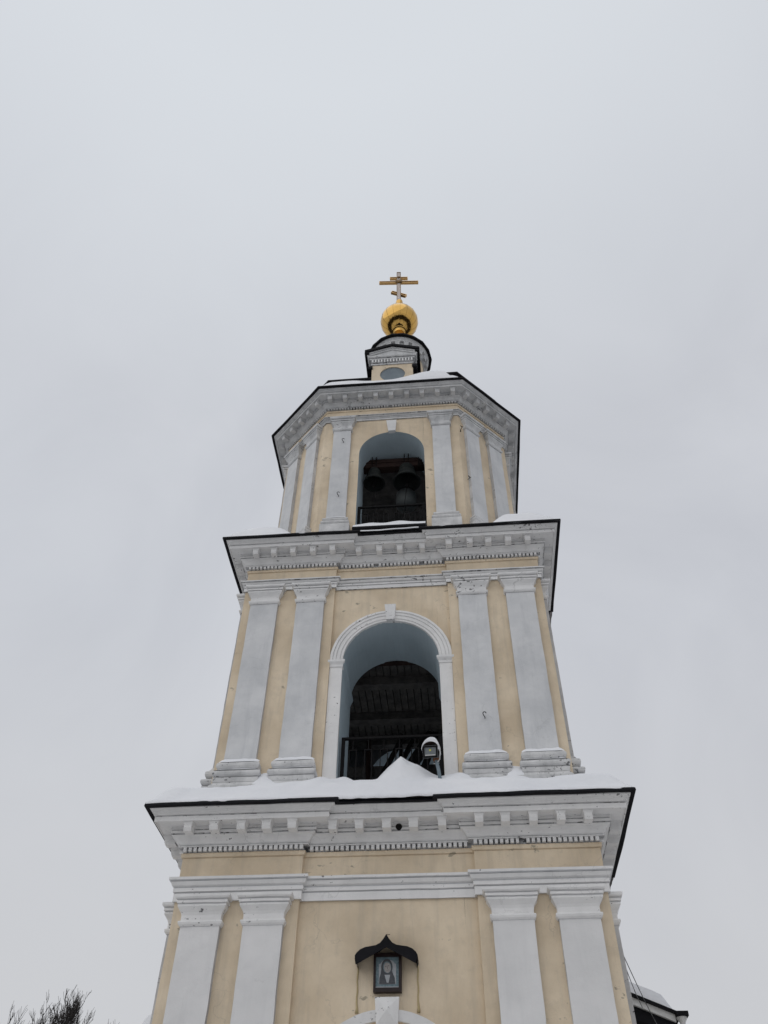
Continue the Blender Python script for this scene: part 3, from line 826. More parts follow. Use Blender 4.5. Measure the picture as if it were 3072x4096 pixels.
# ------------------------------------------------------------------ pedimented lucarne on the upper roof
def lucarne():
    yf, xc, hw = -3.35, -.03, .665
    zb, ze = 22.9, 24.50
    yb = -2.2
    body = MB()
    nn = 40
    oc, orx, orz = (-.02, 23.95), .404, .405
    hole = [(oc[0] + orx * math.cos(2 * math.pi * i / nn), oc[1] + orz * math.sin(2 * math.pi * i / nn)) for i in range(nn)]
    rect = []
    for i in range(nn):
        g_ = 2 * math.pi * i / nn
        c, s_ = math.cos(g_), math.sin(g_)
        tx = ((xc + hw - oc[0]) / c) if c > 1e-6 else ((xc - hw - oc[0]) / c if c < -1e-6 else 1e9)
        tz = ((ze - oc[1]) / s_) if s_ > 1e-6 else ((zb - oc[1]) / s_ if s_ < -1e-6 else 1e9)
        t = min(tx, tz)
        rect.append((oc[0] + t * c, oc[1] + t * s_))
    for cxr, czr in ((xc + hw, ze), (xc - hw, ze), (xc - hw, zb), (xc + hw, zb)):
        i = min(range(nn), key=lambda j: (rect[j][0] - cxr) ** 2 + (rect[j][1] - czr) ** 2)
        rect[i] = (cxr, czr)
    dp_ = .035
    vs = [(x, yf, z) for x, z in hole] + [(x, yf, z) for x, z in rect] + [(x, yf + dp_, z) for x, z in hole]
    fs = [(i, (i + 1) % nn, nn + (i + 1) % nn, nn + i) for i in range(nn)] + [(i, 2 * nn + i, 2 * nn + (i + 1) % nn, (i + 1) % nn) for i in range(nn)]
    body.add(vs, fs)
    for s_ in (-1, 1):
        x = xc + s_ * hw
        body.add([(x, yf, zb), (x, yb, zb), (x, yb, ze), (x, yf, ze)], [(0, 1, 2, 3)])
    bd = body.build('lucarne', M['cream'], tower)
    MB().add([(x, yf + dp_ - .002, z) for x, z in hole], [tuple(range(nn))]).build('oval_panel', M['slate'], bd)
    rectp = [(xc - hw, yf), (xc + hw, yf), (xc + hw, yb), (xc - hw, yb)]
    e = MB().sweep(rectp, [(0, 24.48), (.03, 24.485, X), (.035, 24.54), (.02, 24.55, X), (.02, 24.735, X), (.075, 24.74), (.08, 24.79), (.065, 24.795, X), (.11, 24.81, X), (.13, 24.85), (.13, 24.88), (0, 24.885)], seg=.2)
    e.jitter(.004, 6).build('lucarne_cornice', M['oldtrim'], bd)
    dentils(rectp, .023, .075, 24.60, 24.738, .097, .54, bd, M['trim'], edges=[0])
    ap = 25.40
    ew = .87
    ez = 24.885
    er = 25.07
    poly = [(xc - .76, ez), (xc + .76, ez), (xc + .76, er), (xc, ap - .02), (xc - .76, er)]
    MB().prism(poly, yf - .06, yf + .3).build('pediment', M['oldtrim'], bd)
    mo = MB()
    for s_ in (-1, 1):
        A = (xc + s_ * .82, 25.03); B = (xc, ap - .06)
        for dz, yy, th in ((.0, -.115, .07), (-.075, -.095, .055)):
            p = [(A[0], A[1] + dz), (B[0], B[1] + dz), (B[0], B[1] + dz + th), (A[0], A[1] + dz + th)]
            if s_ > 0: p = p[::-1]
            mo.prism(p, yf + yy, yf + .2)
    mo.jitter(.003, 6).build('pediment_moulding', M['oldtrim'], bd)
    rf = MB()
    for s_ in (-1, 1):
        A = (xc + s_ * (ew + .035), 25.14); B = (xc, ap + .04)
        pl = [(A[0], A[1] - .05), (B[0], B[1] - .04), (B[0], B[1] + .065), (A[0], A[1] + .06)]
        if s_ > 0: pl = pl[::-1]
        rf.prism(pl, yf - .18, yb)
    rf.jitter(.006, 2).build('lucarne_roof', M['black'], bd)
    for s_ in (-1, 1):
        a0, a1 = sorted((xc + s_ * .755, xc + s_ * .905))
        MB().box(a0, a1, yf - .16, yf + .95, 25.03, 25.09).jitter(.005, 3).build('eave_trim', M['black'], bd)
    for s_ in (-1, 1):
        c0, c1 = sorted((xc + s_ * .69, xc + s_ * .80))
        pl = [(xc + s_ * .645, yf - .05), (xc + s_ * .80, yf - .05), (xc + s_ * .80, yf + .6), (xc + s_ * .69, yf + .6), (xc + s_ * .69, yf + .03), (xc + s_ * .645, yf + .03)]
        if s_ < 0: pl = pl[::-1]
        kn = MB().sweep(pl, [(0, 24.27), (.004, 24.30), (.004, 24.38), (-.01, 24.40)], seg=.1, cap_top=True, cap_bot=True)
        kn.jitter(.008, 4).build('eave_return', M['black'], bd)
    for x0_, x1_, z0_, z1_ in ((-1.225, -.70, 23.66, 23.73), (.62, 1.02, 23.78, 23.81)):
        MB().box(x0_, x1_, yf + .02, yf + .5, z0_, z1_).jitter(.006, 3).build('flashing', M['black'], bd)
lucarne()

# ================================================================== railings
def railing(xa, xb, y, ztop, zbot, loops, name_label):
    r = empty('railing', ((xa + xb) / 2, y, zbot))
    tag(r, name_label, 'railing')
    rootpart(MB().box(xa, xb, y - .03, y + .03, ztop - .045, ztop), 'top_rail', M['iron'], r)
    rootpart(MB().box(xa, xb, y - .02, y + .02, zbot + .12, zbot + .15), 'bottom_rail', M['iron'], r)
    for x in (xa + .035, xb - .035):
        rootpart(MB().box(x - .035, x + .035, y - .035, y + .035, zbot, ztop - .055), 'post', M['iron'], r)
    stepx = (xb - xa) / (loops + .5)
    for i in range(loops):
        x = xa + stepx * (i + .75)
        w_, zt = stepx * .23, ztop - .30
        b = MB()
        b.box(x - w_ - .010, x - w_ + .010, y - .01, y + .01, zbot + .15, zt)
        b.box(x + w_ - .010, x + w_ + .010, y - .01, y + .01, zbot + .15, zt)
        b.box(x - w_ - .010, x + w_ + .010, y - .01, y + .01, zt, zt + .022)
        b.box(x - .008, x + .008, y - .01, y + .01, zt + .022, ztop - .055)
        rootpart(b, 'baluster', M['iron'], r)
railing(-1.02, 1.04, -3.18, 10.85, 9.5, 6, 'black iron railing across the wide middle arch, half buried in a snow drift')
railing(-.955, .86, -3.05, 18.02, 16.42, 6, 'thin black iron railing across the bell opening of the top tier')

# ================================================================== bells
def bell(x, y, zr, rad, h, label, clap=True):
    b = empty('bell', (x, y, zr))
    tag(b, label, 'bell', 'bells hanging in the top tier')
    pr = [(1.0, 0), (1.02, .03), (.97, .08), (.85, .18), (.72, .32), (.64, .50), (.60, .70), (.575, .82), (.52, .92), (.36, .985), (0, 1.0)]
    outer = [(rad * a, h * z) for a, z in pr]
    inner = [(rad * a * .9, h * z * .92) for a, z in pr][::-1]
    MB().lathe(inner + outer, 0, 0, 40).build('bell_body', M['bell'], b)
    MB().lathe([(rad * .625, h * .60), (rad * .645, h * .61), (rad * .64, h * .63), (rad * .61, h * .64)], 0, 0, 40).build('moulding', M['bell'], b)
    MB().tube([(0, 0, h), (0, 0, h + .05)], .03, 8).build('crown', M['greymetal'], b)
    for s in (-1, 1):
        MB().tube([(s * .05, 0, h - .02), (s * .06, -.14, h + .10), (s * .06, -.16, h + .40), (s * .06, 0, h + .48)], .014, 6).build('strap', M['iron'], b)
    c = MB().tube([(0, 0, h * .8), (0, 0, -h * .12)], .016, 6)
    c.lathe([(0, -.25 * h), (.035, -.22 * h), (.05, -.16 * h), (.03, -.10 * h), (0, -.09 * h)], 0, 0, 12)
    c.build('clapper', M['iron'], b)
bell(-.605, -2.48, 19.62, .315, .62, 'smaller dark bell on the left of the beam in the top opening')
bell(.345, -2.48, 19.60, .40, .72, 'larger dark bell on the right of the beam in the top opening')
d = empty('drum', (.29, -1.95, 19.20))
tag(d, 'pale round bottomed drum hanging behind the railing under the larger bell', 'drum')
MB().lathe([(0, -.16), (.12, -.15), (.22, -.11), (.28, -.04), (.30, .03), (.30, .42), (.27, .47), (0, .48)], 0, 0, 36).build('drum_body', M['paledrum'], d)
MB().tube([(0, 0, .6), (0, 0, 1.9)], .012, 6).build('hanger', M['iron'], d)
for (x, y, z0_, x1, y1, z1_) in ((-.605, -2.48, 19.50, -.5, -2.6, 17.2), (.345, -2.48, 19.45, .15, -2.7, 17.4)):
    rp = MB().tube([(x, y, z0_), ((x + x1) / 2 + .02, (y + y1) / 2, (z0_ + z1_) / 2), (x1, y1, z1_)], .010, 6).build('bell_rope', M['iron'])
    tag(rp, 'dark rope from the clapper of the %s bell' % ('smaller left' if x < 0 else 'larger right'), 'rope', 'bell ropes')
# chain wrapped on the beam's right end
ch = MB()
for i in range(4):
    pts = [(.70 + i * .045 + .02 * math.sin(k * 2.0), -2.50 - .16 * math.cos(2 * math.pi * k / 14), 20.40 + .25 * math.sin(2 * math.pi * k / 14)) for k in range(15)]
    ch.tube(pts, .013, 6, cap=False)
tag(ch.build('chain', M['iron']), 'rusty chain wrapped round the right end of the bell beam', 'chain')

# ================================================================== framed picture and its canopy
pic = empty('framed_picture', (.01, yc1, 5.955))
tag(pic, 'small framed picture in blue grey tones on the cream wall above the portal', 'picture')
yp = yc1 - .10
xa, xb, za, zb_ = -.218, .234, 5.955, 6.525
fr = MB()
fr.box(xa, xb, yp, yc1 - .002, zb_ - .055, zb_); fr.box(xa, xb, yp, yc1 - .002, za, za + .06)
fr.box(xa, xa + .035, yp, yc1 - .002, za + .06, zb_ - .055); fr.box(xb - .045, xb, yp, yc1 - .002, za + .06, zb_ - .055)
rootpart(fr, 'frame', M['frame'], pic)
def flat(poly, y, m, name, parent, root):
    vs = [(x, y, z) for x, z in poly]
    mb = MB().add(vs, [tuple(range(len(poly)))])
    l = root.location
    mb.v = [(p[0] - l.x, p[1] - l.y, p[2] - l.z) for p in mb.v]
    return mb.build(name, m, parent)
yi = yp + .03
pane = flat([(xa + .03, za + .05), (xb - .04, za + .05), (xb - .04, zb_ - .05), (xa + .03, zb_ - .05)], yi, M['pborder'], 'picture_panel', pic, pic)
x0, x1, z0, z1 = xa + .085, xb - .09, za + .115, zb_ - .085
arcp = [(x0, z0), (x1, z0), (x1, z1 - .07)] + [((x0 + x1) / 2 + (x1 - x0) / 2 * math.cos(R(a)) * .82, z1 - .07 + .06 * math.sin(R(a))) for a in range(0, 181, 15)] + [(x0, z1 - .07)]
flat(arcp, yi - .004, M['pfield'], 'picture_field', pane, pic)
cxp = (x0 + x1) / 2 - .005
def ell(cx, cz, rx, rz, n=28): return [(cx + rx * math.cos(2 * math.pi * i / n), cz + rz * math.sin(2 * math.pi * i / n)) for i in range(n)]
zm = (z0 + z1) / 2 + .05
hx, hz = cxp - .005, zm + .01
veil = [(x0 + .006, z0 + .003), (x1 - .012, z0 + .003), (x1 - .02, zm - .15), (hx + .10, zm - .085)]
veil += [(hx + .092 * math.cos(R(a_)), hz + .005 + .122 * math.sin(R(a_))) for a_ in range(-25, 206, 11)]
veil += [(hx - .10, zm - .085), (x0 + .012, zm - .14)]
flat(veil, yi - .008, M['pdark'], 'picture_figure', pane, pic)
def tilt(poly, a_): 
    c_, s_ = math.cos(R(a_)), math.sin(R(a_))
    return [(hx + (x - hx) * c_ - (z - hz) * s_, hz + (x - hx) * s_ + (z - hz) * c_) for x, z in poly]
flat(tilt(ell(hx + .006, hz, .066, .088), 8), yi - .0105, M['pborder'], 'picture_hair', pane, pic)
flat(tilt(ell(hx + .008, hz - .006, .055, .077), 8), yi - .013, M['pskin'], 'picture_face', pane, pic)
ft = [[(hx - .032, hz + .014), (hx - .006, hz + .014), (hx - .006, hz + .021), (hx - .032, hz + .021)], [(hx + .016, hz + .014), (hx + .042, hz + .014), (hx + .042, hz + .021), (hx + .016, hz + .021)],
      [(hx + .003, hz - .026), (hx + .012, hz - .026), (hx + .010, hz + .012), (hx + .005, hz + .012)], [(hx - .010, hz - .046), (hx + .024, hz - .046), (hx + .020, hz - .040), (hx - .006, hz - .040)]]
for q_ in ft: flat(tilt(q_, 8), yi - .0155, M['pdark'], 'picture_feature', pane, pic)
flat([(hx - .035, zm - .10), (hx + .055, zm - .10), (hx + .03, z0 + .02), (hx - .0, z0 + .02)], yi - .0105, M['pfield'], 'picture_scarf', pane, pic)
lower = flat([(xa + .032, za + .052), (xb - .042, za + .052), (xb - .042, za + .08), (xa + .032, za + .085)], yi - .004, M['pfield'], 'picture_frost', pane, pic)

can = empty('canopy', (0, yc1, 6.35))
tag(can, 'black ogee sheet metal canopy over the small framed picture', 'canopy')
half = [(0, 6.745), (.045, 6.675), (.10, 6.612), (.17, 6.578), (.25, 6.565), (.34, 6.552), (.42, 6.52), (.48, 6.468), (.505, 6.425), (.50, 6.405), (.505, 6.385), (.485, 6.335)]
def ogee(dy, scale=1.0, dz=0.0):
    L = [(-x * scale, z + dz) for x, z in half[::-1]]
    return L + [(x * scale, z + dz) for x, z in half[1:]]
cm = MB()
pr_ = ogee(0)
nP = len(pr_)
ys = [yc1 - .002, yc1 - .10, yc1 - .22, yc1 - .30]
vs = []
for j, y in enumerate(ys):
    vs += [(x, y, z - .02 * (len(ys) - 1 - j) * 0) for x, z in pr_]
for j, y in enumerate(ys):
    vs += [(x * .985, y, z - .014) for x, z in pr_]
fs = []
for j in range(len(ys) - 1):
    for i in range(nP - 1):
        fs.append((j * nP + i, (j + 1) * nP + i, (j + 1) * nP + i + 1, j * nP + i + 1))
        o_ = len(ys) * nP
        fs.append((o_ + j * nP + i, o_ + j * nP + i + 1, o_ + (j + 1) * nP + i + 1, o_ + (j + 1) * nP + i))
rootpart(cm.add(vs, fs, True), 'canopy_sheet', M['black'], can)
# front valance following the ogee
val = MB()
low = [(x * .97, 6.30 + max(0, .245 - abs(x) * .50)) for x, z in pr_]
yv = yc1 - .30
vs = [(x, yv, z) for x, z in pr_] + [(x, yv + .0, zz) for x, zz in low] + [(x, yv + .012, z) for x, z in pr_] + [(x, yv + .012, zz) for x, zz in low]
fs = []
for i in range(nP - 1):
    fs += [(i, i + 1, nP + i + 1, nP + i), (2 * nP + i, 3 * nP + i, 3 * nP + i + 1, 2 * nP + i + 1), (nP + i, nP + i + 1, 3 * nP + i + 1, 3 * nP + i)]
rootpart(val.add(vs, fs), 'valance', M['black'], can)
rootpart(MB().tube([(0, yc1 - .30, 6.735), (.03, yc1 - .30, 6.73), (.06, yc1 - .30, 6.735)], .005, 5), 'finial_wire', M['black'], can)

# ================================================================== floodlight
fl = empty('floodlight', (1.0, -3.80, 9.40))
tag(fl, 'grey floodlight on a short leaning pipe in the snow beside the middle arch', 'floodlight')
rootpart(MB().tube([(1.005, -3.80, 9.30), (.955, -3.80, 9.72), (.915, -3.80, 9.93)], .034, 12), 'pole', M['pipe'], fl)
rootpart(MB().box(.90, 1.075, -3.86, -3.74, 9.445, 9.46), 'base_plate', M['iron'], fl)
A = Matrix.Translation((.83, -3.87, 10.05)) @ Matrix.Rotation(R(7), 4, 'Y') @ Matrix.Rotation(R(-14), 4, 'Z') @ Matrix.Rotation(R(26), 4, 'X') @ Matrix.Scale(1.12, 4)
hs = MB()
hs.add([(-.135, -.05, -.105), (.135, -.05, -.105), (.135, -.05, .105), (-.135, -.05, .105), (-.105, .06, -.075), (.105, .06, -.075), (.105, .06, .075), (-.105, .06, .075)],
       [(3, 2, 1, 0), (4, 5, 6, 7), (0, 1, 5, 4), (1, 2, 6, 5), (2, 3, 7, 6), (3, 0, 4, 7)])
rootpart(hs.xf(A), 'housing', M['greymetal'], fl)
fr = MB()
for a in ((-.128, .128, .072, .098), (-.128, .128, -.098, -.072), (-.128, -.105, -.072, .072), (.105, .128, -.072, .072)):
    fr.box(a[0], a[1], -.066, -.05, a[2], a[3])
rootpart(fr.xf(A), 'bezel', M['iron'], fl)
rootpart(MB().add([(-.105, -.052, -.072), (.105, -.052, -.072), (.105, -.052, .072), (-.105, -.052, .072)], [(0, 1, 2, 3)]).xf(A), 'lens', M['glass'], fl)
rootpart(MB().box(-.016, .016, -.058, -.053, .01, .04).xf(A), 'led_chip', M['led'], fl)
rootpart(MB().box(-.09, .09, -.060, -.053, -.062, -.048).xf(A), 'reflector_edge', M['whitemetal'], fl)
# arched hood, open to the front, with a thick cushion of snow on it
B = Matrix.Translation((.83, -3.84, 10.075)) @ Matrix.Rotation(R(7), 4, 'Y') @ Matrix.Rotation(R(-10), 4, 'Z')
def arch_pts(hw, z0, h, n=20):
    return [(-hw * math.cos(math.pi * i / n), z0 + h * math.sin(math.pi * i / n) ** .8) for i in range(n + 1)]
nh = 20
def shell(o1, o2, y0, y1):
    vs = [(x, y0, z) for x, z in o1] + [(x, y0, z) for x, z in o2] + [(x, y1, z) for x, z in o1] + [(x, y1, z) for x, z in o2]
    m = len(o1); fs = []
    for i in range(m - 1):
        fs += [(i, m + i, m + i + 1, i + 1), (2 * m + i, 2 * m + i + 1, 3 * m + i + 1, 3 * m + i), (m + i, 3 * m + i, 3 * m + i + 1, m + i + 1), (i, i + 1, 2 * m + i + 1, 2 * m + i)]
    return MB().add(vs, fs, True)
rootpart(shell(arch_pts(.148, .0, .150), arch_pts(.158, .0, .160), -.115, .12).xf(B), 'hood', M['hoodin'], fl)
rootpart(MB().box(-.13, .13, .10, .12, -.06, .12).xf(B), 'hood_back', M['hoodin'], fl)
rootpart(MB().tube([(.03, .02, -.19), (.08, .0, -.20), (.15, -.01, -.13), (.168, -.02, .05), (.15, -.02, .10)], .008, 8).xf(A), 'bracket', M['whitemetal'], fl)
rootpart(MB().lathe([(0, 9.90), (.05, 9.905), (.055, 9.95), (.03, 9.985), (0, 9.99)], .915, -3.80, 12).jitter(.012, 14), 'clamp', M['rust'], fl)
cap = MB()
vs = []
ny = 10
for j in range(ny + 1):
    v = j / ny
    y = -.13 + .26 * v
    bul = math.sin(math.pi * min(.97, max(.06, v * .9 + .07))) ** .45
    for i in range(nh + 1):
        a_ = math.pi * i / nh
        hh = .172 + .135 * bul * math.sin(a_) ** .6 + .008 * noise.noise(Vector((i * .35, j * .5, 3)))
        vs.append((-(.160 + .012 * bul) * math.cos(a_), y - .015 * math.sin(a_) * (1 - v), -.02 + hh * math.sin(a_) ** .75))
n0 = len(vs)
vs += [(x, -.12, z + .002) for x, z in arch_pts(.158, -.025, .172)]
fs = [(j * (nh + 1) + i, j * (nh + 1) + i + 1, (j + 1) * (nh + 1) + i + 1, (j + 1) * (nh + 1) + i) for j in range(ny) for i in range(nh)]
fs += [(n0 + i, n0 + i + 1, i + 1, i) for i in range(nh)]
c = cap.add(vs, fs, True).xf(B).build('snow_patch', M['snow'])
tag(c, 'rounded snow cap lying on the hood of the floodlight', 'snow')

# ================================================================== iron hooks on the walls
def hook(pos, kind, label, M4=None):
    h = empty('iron_hook', pos)
    tag(h, label, 'hook', 'iron hooks on the tower')
    if kind == 's': pts = [(0, .06, -.06), (.0, -.05, -.06), (-.03, -.08, -.03), (-.045, -.09, .02), (-.02, -.09, .055), (.02, -.09, .05), (.035, -.085, .02)]
    elif kind == 'r': pts = [(0, .05, 0), (0, -.05, 0)] + [(.045 * math.cos(a * .8) - .045 + .0, -.06 - .01 * a, .05 * math.sin(a * .8)) for a in range(8)]
    else: pts = [(0, .05, .0), (.0, -.05, 0), (.04, -.06, .10), (.09, -.06, .15)]
    t = MB().tube([tuple(.85 * c_ for c_ in p) for p in pts], .009, 6)
    if M4: t.xf(M4)
    t.build('hook_shank', M['iron'], h)
    if kind == 'y':
        t = MB().tube([(.04, -.06, .10), (.0, -.06, .16)], .011, 6)
        t.tube([(0, -.05, .0), (-.02, -.055, -.10)], .011, 6)
        if M4: t.xf(M4)
        t.build('hook_fork', M['iron'], h)
hook((-1.417, -3.45, 20.45), 's', 'small dark iron hook near the top of the left front pilaster of the top tier')
hook((-1.44, -3.45, 18.12), 's', 'small dark iron hook low on the left front pilaster of the top tier')
hook((1.98, -3.45, 20.62), 'y', 'forked iron hook on the cream strip in the right half of the top tier')
Rd = RZ(math.pi / 4)
pD = Matrix.Translation((CX3, 0, 0)) @ Rd @ Vector((-.80, -Q3 - .02, 18.72))
hook(tuple(pD), 'r', 'looped iron hook beside the diagonal pilaster on the right of the top tier', Rd)
pL = Vector((CX3 - P3, -H3 + .15, 18.3))
hook(tuple(pL), 's', 'iron hook sticking out against the sky left of the top tier', RZ(-math.pi / 2))
hook((1.925, -3.60, 10.98), 's', 'iron hook on the third pilaster of the middle tier, right of the arch')

# ================================================================== snow
def smooth(a, b, x):
    t = max(0., min(1., (x - a) / (b - a)))
    return t * t * (3 - 2 * t)
def nz(x, y, s, z=0.0): return noise.noise(Vector((x * s, y * s, z)))
def snow_lower(x, y):
    m = max(abs(x), abs(y))
    d = 4.375 - m                                     # distance in from the eave
    z = 8.915 + .035 * smooth(0, .05, d) + .60 * d + .20 * smooth(0, .35, d)
    z += .06 * nz(x, y, 1.1) * smooth(0, .4, d) + .028 * nz(x, y, 3.2, 4) * smooth(0, .3, d) + .012 * nz(x, y, 7.5, 1) + .02 * nz(x, y, 2.0, 9)
    if y < 0 and abs(y) >= abs(x) - .05:
        s = smooth(.25, .75, d)
        z += .09 * math.exp(-((abs(x) - 1.36) / .20) ** 2) * s                      # against the jambs
        z += .20 * math.exp(-((abs(x) - 2.43) / .17) ** 4) * smooth(.5, .8, d)      # between the bases
        # the pile in the arch
        if d > .4:
            px, py = .215, -3.42
            r_ = abs(x - px) * (.86 if x < px else .70) + abs(y - py) * .45 + .05 * nz(x, y, 3.0, 7)
            z += (max(0, .50 - r_ * .95) - .05 * math.exp(-((x - .40) / .10) ** 2 - ((y + 3.5) / .1) ** 2)) * smooth(.4, .8, d)
        z -= .12 * math.exp(-((x + .42) / .28) ** 2) * smooth(.5, .9, d)
        z -= .07 * math.exp(-(((x + .86) / .13) ** 2 + ((y + 3.72) / .045) ** 2))
        z += .07 * math.exp(-(((x + .84) / .20) ** 2 + ((y + 3.63) / .06) ** 2))
        z -= .05 * math.exp(-(((x - 1.0) / .07) ** 2 + ((y + 3.80) / .07) ** 2))
        z += .06 * smooth(2.2, 1.2, x) * smooth(-3.4, -2.4, x) * smooth(.35, .7, d)
    return z
def ring_snow(outer, inner, fn, ns, nt_):
    """square ring of snow: outer/inner half widths."""
    vs, fs = [], []
    per = []
    for k in range(4):
        for i in range(ns):
            t = -1 + 2 * i / ns
            per.append((t, k))
    for j in range(nt_ + 1):
        w = outer + (inner - outer) * (j / nt_)
        for t, k in per:
            x, y = t * w, -w
            c, s = round(math.cos(k * math.pi / 2)), round(math.sin(k * math.pi / 2))
            X, Y = x * c - y * s, x * s + y * c
            kk = 1 + (1 - min(1, j / 3)) * .006 * (nz(X, Y, 1.7, 5) + .6 * nz(X, Y, 5.0, 2))
            vs.append((X * kk, Y * kk, fn(X, Y)))
    m = len(per)
    for j in range(nt_):
        for i in range(m):
            fs.append((j * m + i, j * m + (i + 1) % m, (j + 1) * m + (i + 1) % m, (j + 1) * m + i))
    # rolled lip at the eave
    b = len(vs)
    for i in range(m):
        v = vs[i]
        vs.append((v[0] * .998, v[1] * .998, v[2] - .03))
    for i in range(m):
        fs.append((b + i, b + (i + 1) % m, (i + 1) % m, i))
    return MB().add(vs, fs, True)
sn = ring_snow(4.375, 3.15, snow_lower, 130, 26).build('snow_drift', M['snow'])
tag(sn, 'deep smooth snow drift on the lower ledge, heaped to a peak in the middle arch', 'snow')

def snow_mid(x, y):
    m = max(abs(x), abs(y))
    d = 4.115 - m
    z = 16.035 + .03 * smooth(0, .05, d) + .50 * d
    cor = smooth(2.1, 3.0, min(abs(x), abs(y)))       # corners hold a mound
    z += cor * (.52 * smooth(.0, .75, d) + .13 * smooth(0, .25, d)) * (1 + .25 * nz(x, y, .9, 2))
    z += .03 * nz(x, y, 1.3, 8)
    return z
sn = ring_snow(4.115, 3.0, snow_mid, 90, 18).build('snow_drift', M['snow'])
tag(sn, 'snow mounded on the corners of the ledge below the top tier', 'snow')

def strip_snow(x0, x1, y0, y1, zf, nx, ny):
    vs = [(x0 + (x1 - x0) * i / nx, y0 + (y1 - y0) * j / ny, zf(i / nx, j / ny)) for j in range(ny + 1) for i in range(nx + 1)]
    fs = [(j * (nx + 1) + i, j * (nx + 1) + i + 1, (j + 1) * (nx + 1) + i + 1, (j + 1) * (nx + 1) + i) for j in range(ny) for i in range(nx)]
    b = len(vs)
    vs += [(x0 + (x1 - x0) * i / nx, y0 + .004, zf(i / nx, 0) - .04) for i in range(nx + 1)]
    fs += [(b + i, b + i + 1, i + 1, i) for i in range(nx)]
    return MB().add(vs, fs, True)
sn = strip_snow(-.945, .875, -3.915, -3.10, lambda u, v: 16.362 + .05 * smooth(0, .08, v) + 1.10 * min(v, .6) * .815 + .07 * (math.exp(-((u - .62) / .16) ** 2) + .7 * math.exp(-((u - .22) / .14) ** 2)) * smooth(0, .5, v), 40, 10).build('snow_drift', M['snow'])
tag(sn, 'thin strip of snow along the sill of the bell opening', 'snow')

# snow on the upper roof, front side
o_out = octa(P3 + .52, Q3 + .52, CX3)
vs, fs = [], []
rows_ = [(.548, 0, .01), (.53, .35, .02), (.40, .75, .03), (.22, 1.0, .03), (.08, 1.0, .02), (-.02, .85, 0), (-.12, .6, 0)]
nseg = 24
for ro, (o_, kk, mn) in enumerate(rows_):
    c = offset_poly(octa(P3, Q3, CX3), o_)
    pts = []
    for i in (7, 0, 1):
        a, b = c[i], c[(i + 1) % 8]
        for k in range(nseg):
            t = k / nseg
            pts.append((a[0] + (b[0] - a[0]) * t, a[1] + (b[1] - a[1]) * t))
    pts.append(c[2])
    cnt = len(pts)
    for i, (x, y) in enumerate(pts):
        u = i / (cnt - 1)
        th = .05 + .09 * smooth(.02, .1, u) * smooth(.46, .36, u) + .36 * smooth(.49, .60, u) * smooth(.655, .632, u) + .03 * nz(x, y, 2.0, 3)
        vs.append((x, y, 22.635 + (.5 - o_) * 1.91 + kk * th + (.0 if ro else .02)))
for j in range(len(rows_) - 1):
    for i in range(cnt - 1):
        fs.append((j * cnt + i, j * cnt + i + 1, (j + 1) * cnt + i + 1, (j + 1) * cnt + i))
sn = MB().add(vs, fs, True).build('snow_drift', M['snow'])
tag(sn, 'thin snow lying on the edge of the uppermost roof below the lantern', 'snow')

# snow on the pilaster bases
names = ['leftmost', 'second', 'third', 'rightmost']
for (x0, x1), nm in zip(((-3.30, -2.655), (-2.208, -1.562), (1.562, 2.208), (2.655, 3.30)), names):
    mb = MB()
    for (o_, zz, hh) in ((.085, 10.085, .05), (.135, 9.89, .045)):
        nx, ny = 16, 5
        vs = []
        for j in range(ny + 1):
            for i in range(nx + 1):
                u, v = i / nx, j / ny
                x = x0 - o_ + (x1 - x0 + 2 * o_) * u
                y = -3.597 - o_ * (1 - v) - .004
                edge = smooth(0, .10, u) * smooth(0, .10, 1 - u)
                vs.append((x, y, zz + hh * (.25 + .75 * smooth(0, .5, v)) * edge * (1 + .4 * nz(x, y, 5)) + (.07 * v if zz > 10 else .02 * v)))
        fs = [(j * (nx + 1) + i, j * (nx + 1) + i + 1, (j + 1) * (nx + 1) + i + 1, (j + 1) * (nx + 1) + i) for j in range(ny) for i in range(nx)]
        mb.add(vs, fs, True)
    tag(mb.build('snow_patch', M['snow']), 'thin snow on the foot of the %s pilaster of the middle tier' % nm, 'snow')
for s, nm in ((-1, 'left'), (1, 'right')):
    x0, x1 = (-1.73, -1.218) if s < 0 else (1.158, 1.67)
    nx, ny = 14, 4
    vs = []
    for j in range(ny + 1):
        for i in range(nx + 1):
            u, v = i / nx, j / ny
            x = x0 - .06 + (x1 - x0 + .12) * u
            e = smooth(0, .15, u) * smooth(0, .15, 1 - u)
            vs.append((x, -3.45 - .065 * (1 - v) - .004, 17.165 + (.045 if s < 0 else .012) * e * (.3 + .7 * v) + .06 * v))
    fs = [(j * (nx + 1) + i, j * (nx + 1) + i + 1, (j + 1) * (nx + 1) + i + 1, (j + 1) * (nx + 1) + i) for j in range(ny) for i in range(nx)]
    tag(MB().add(vs, fs, True).build('snow_patch', M['snow']), 'snow on the foot of the %s front pilaster of the top tier' % nm, 'snow')

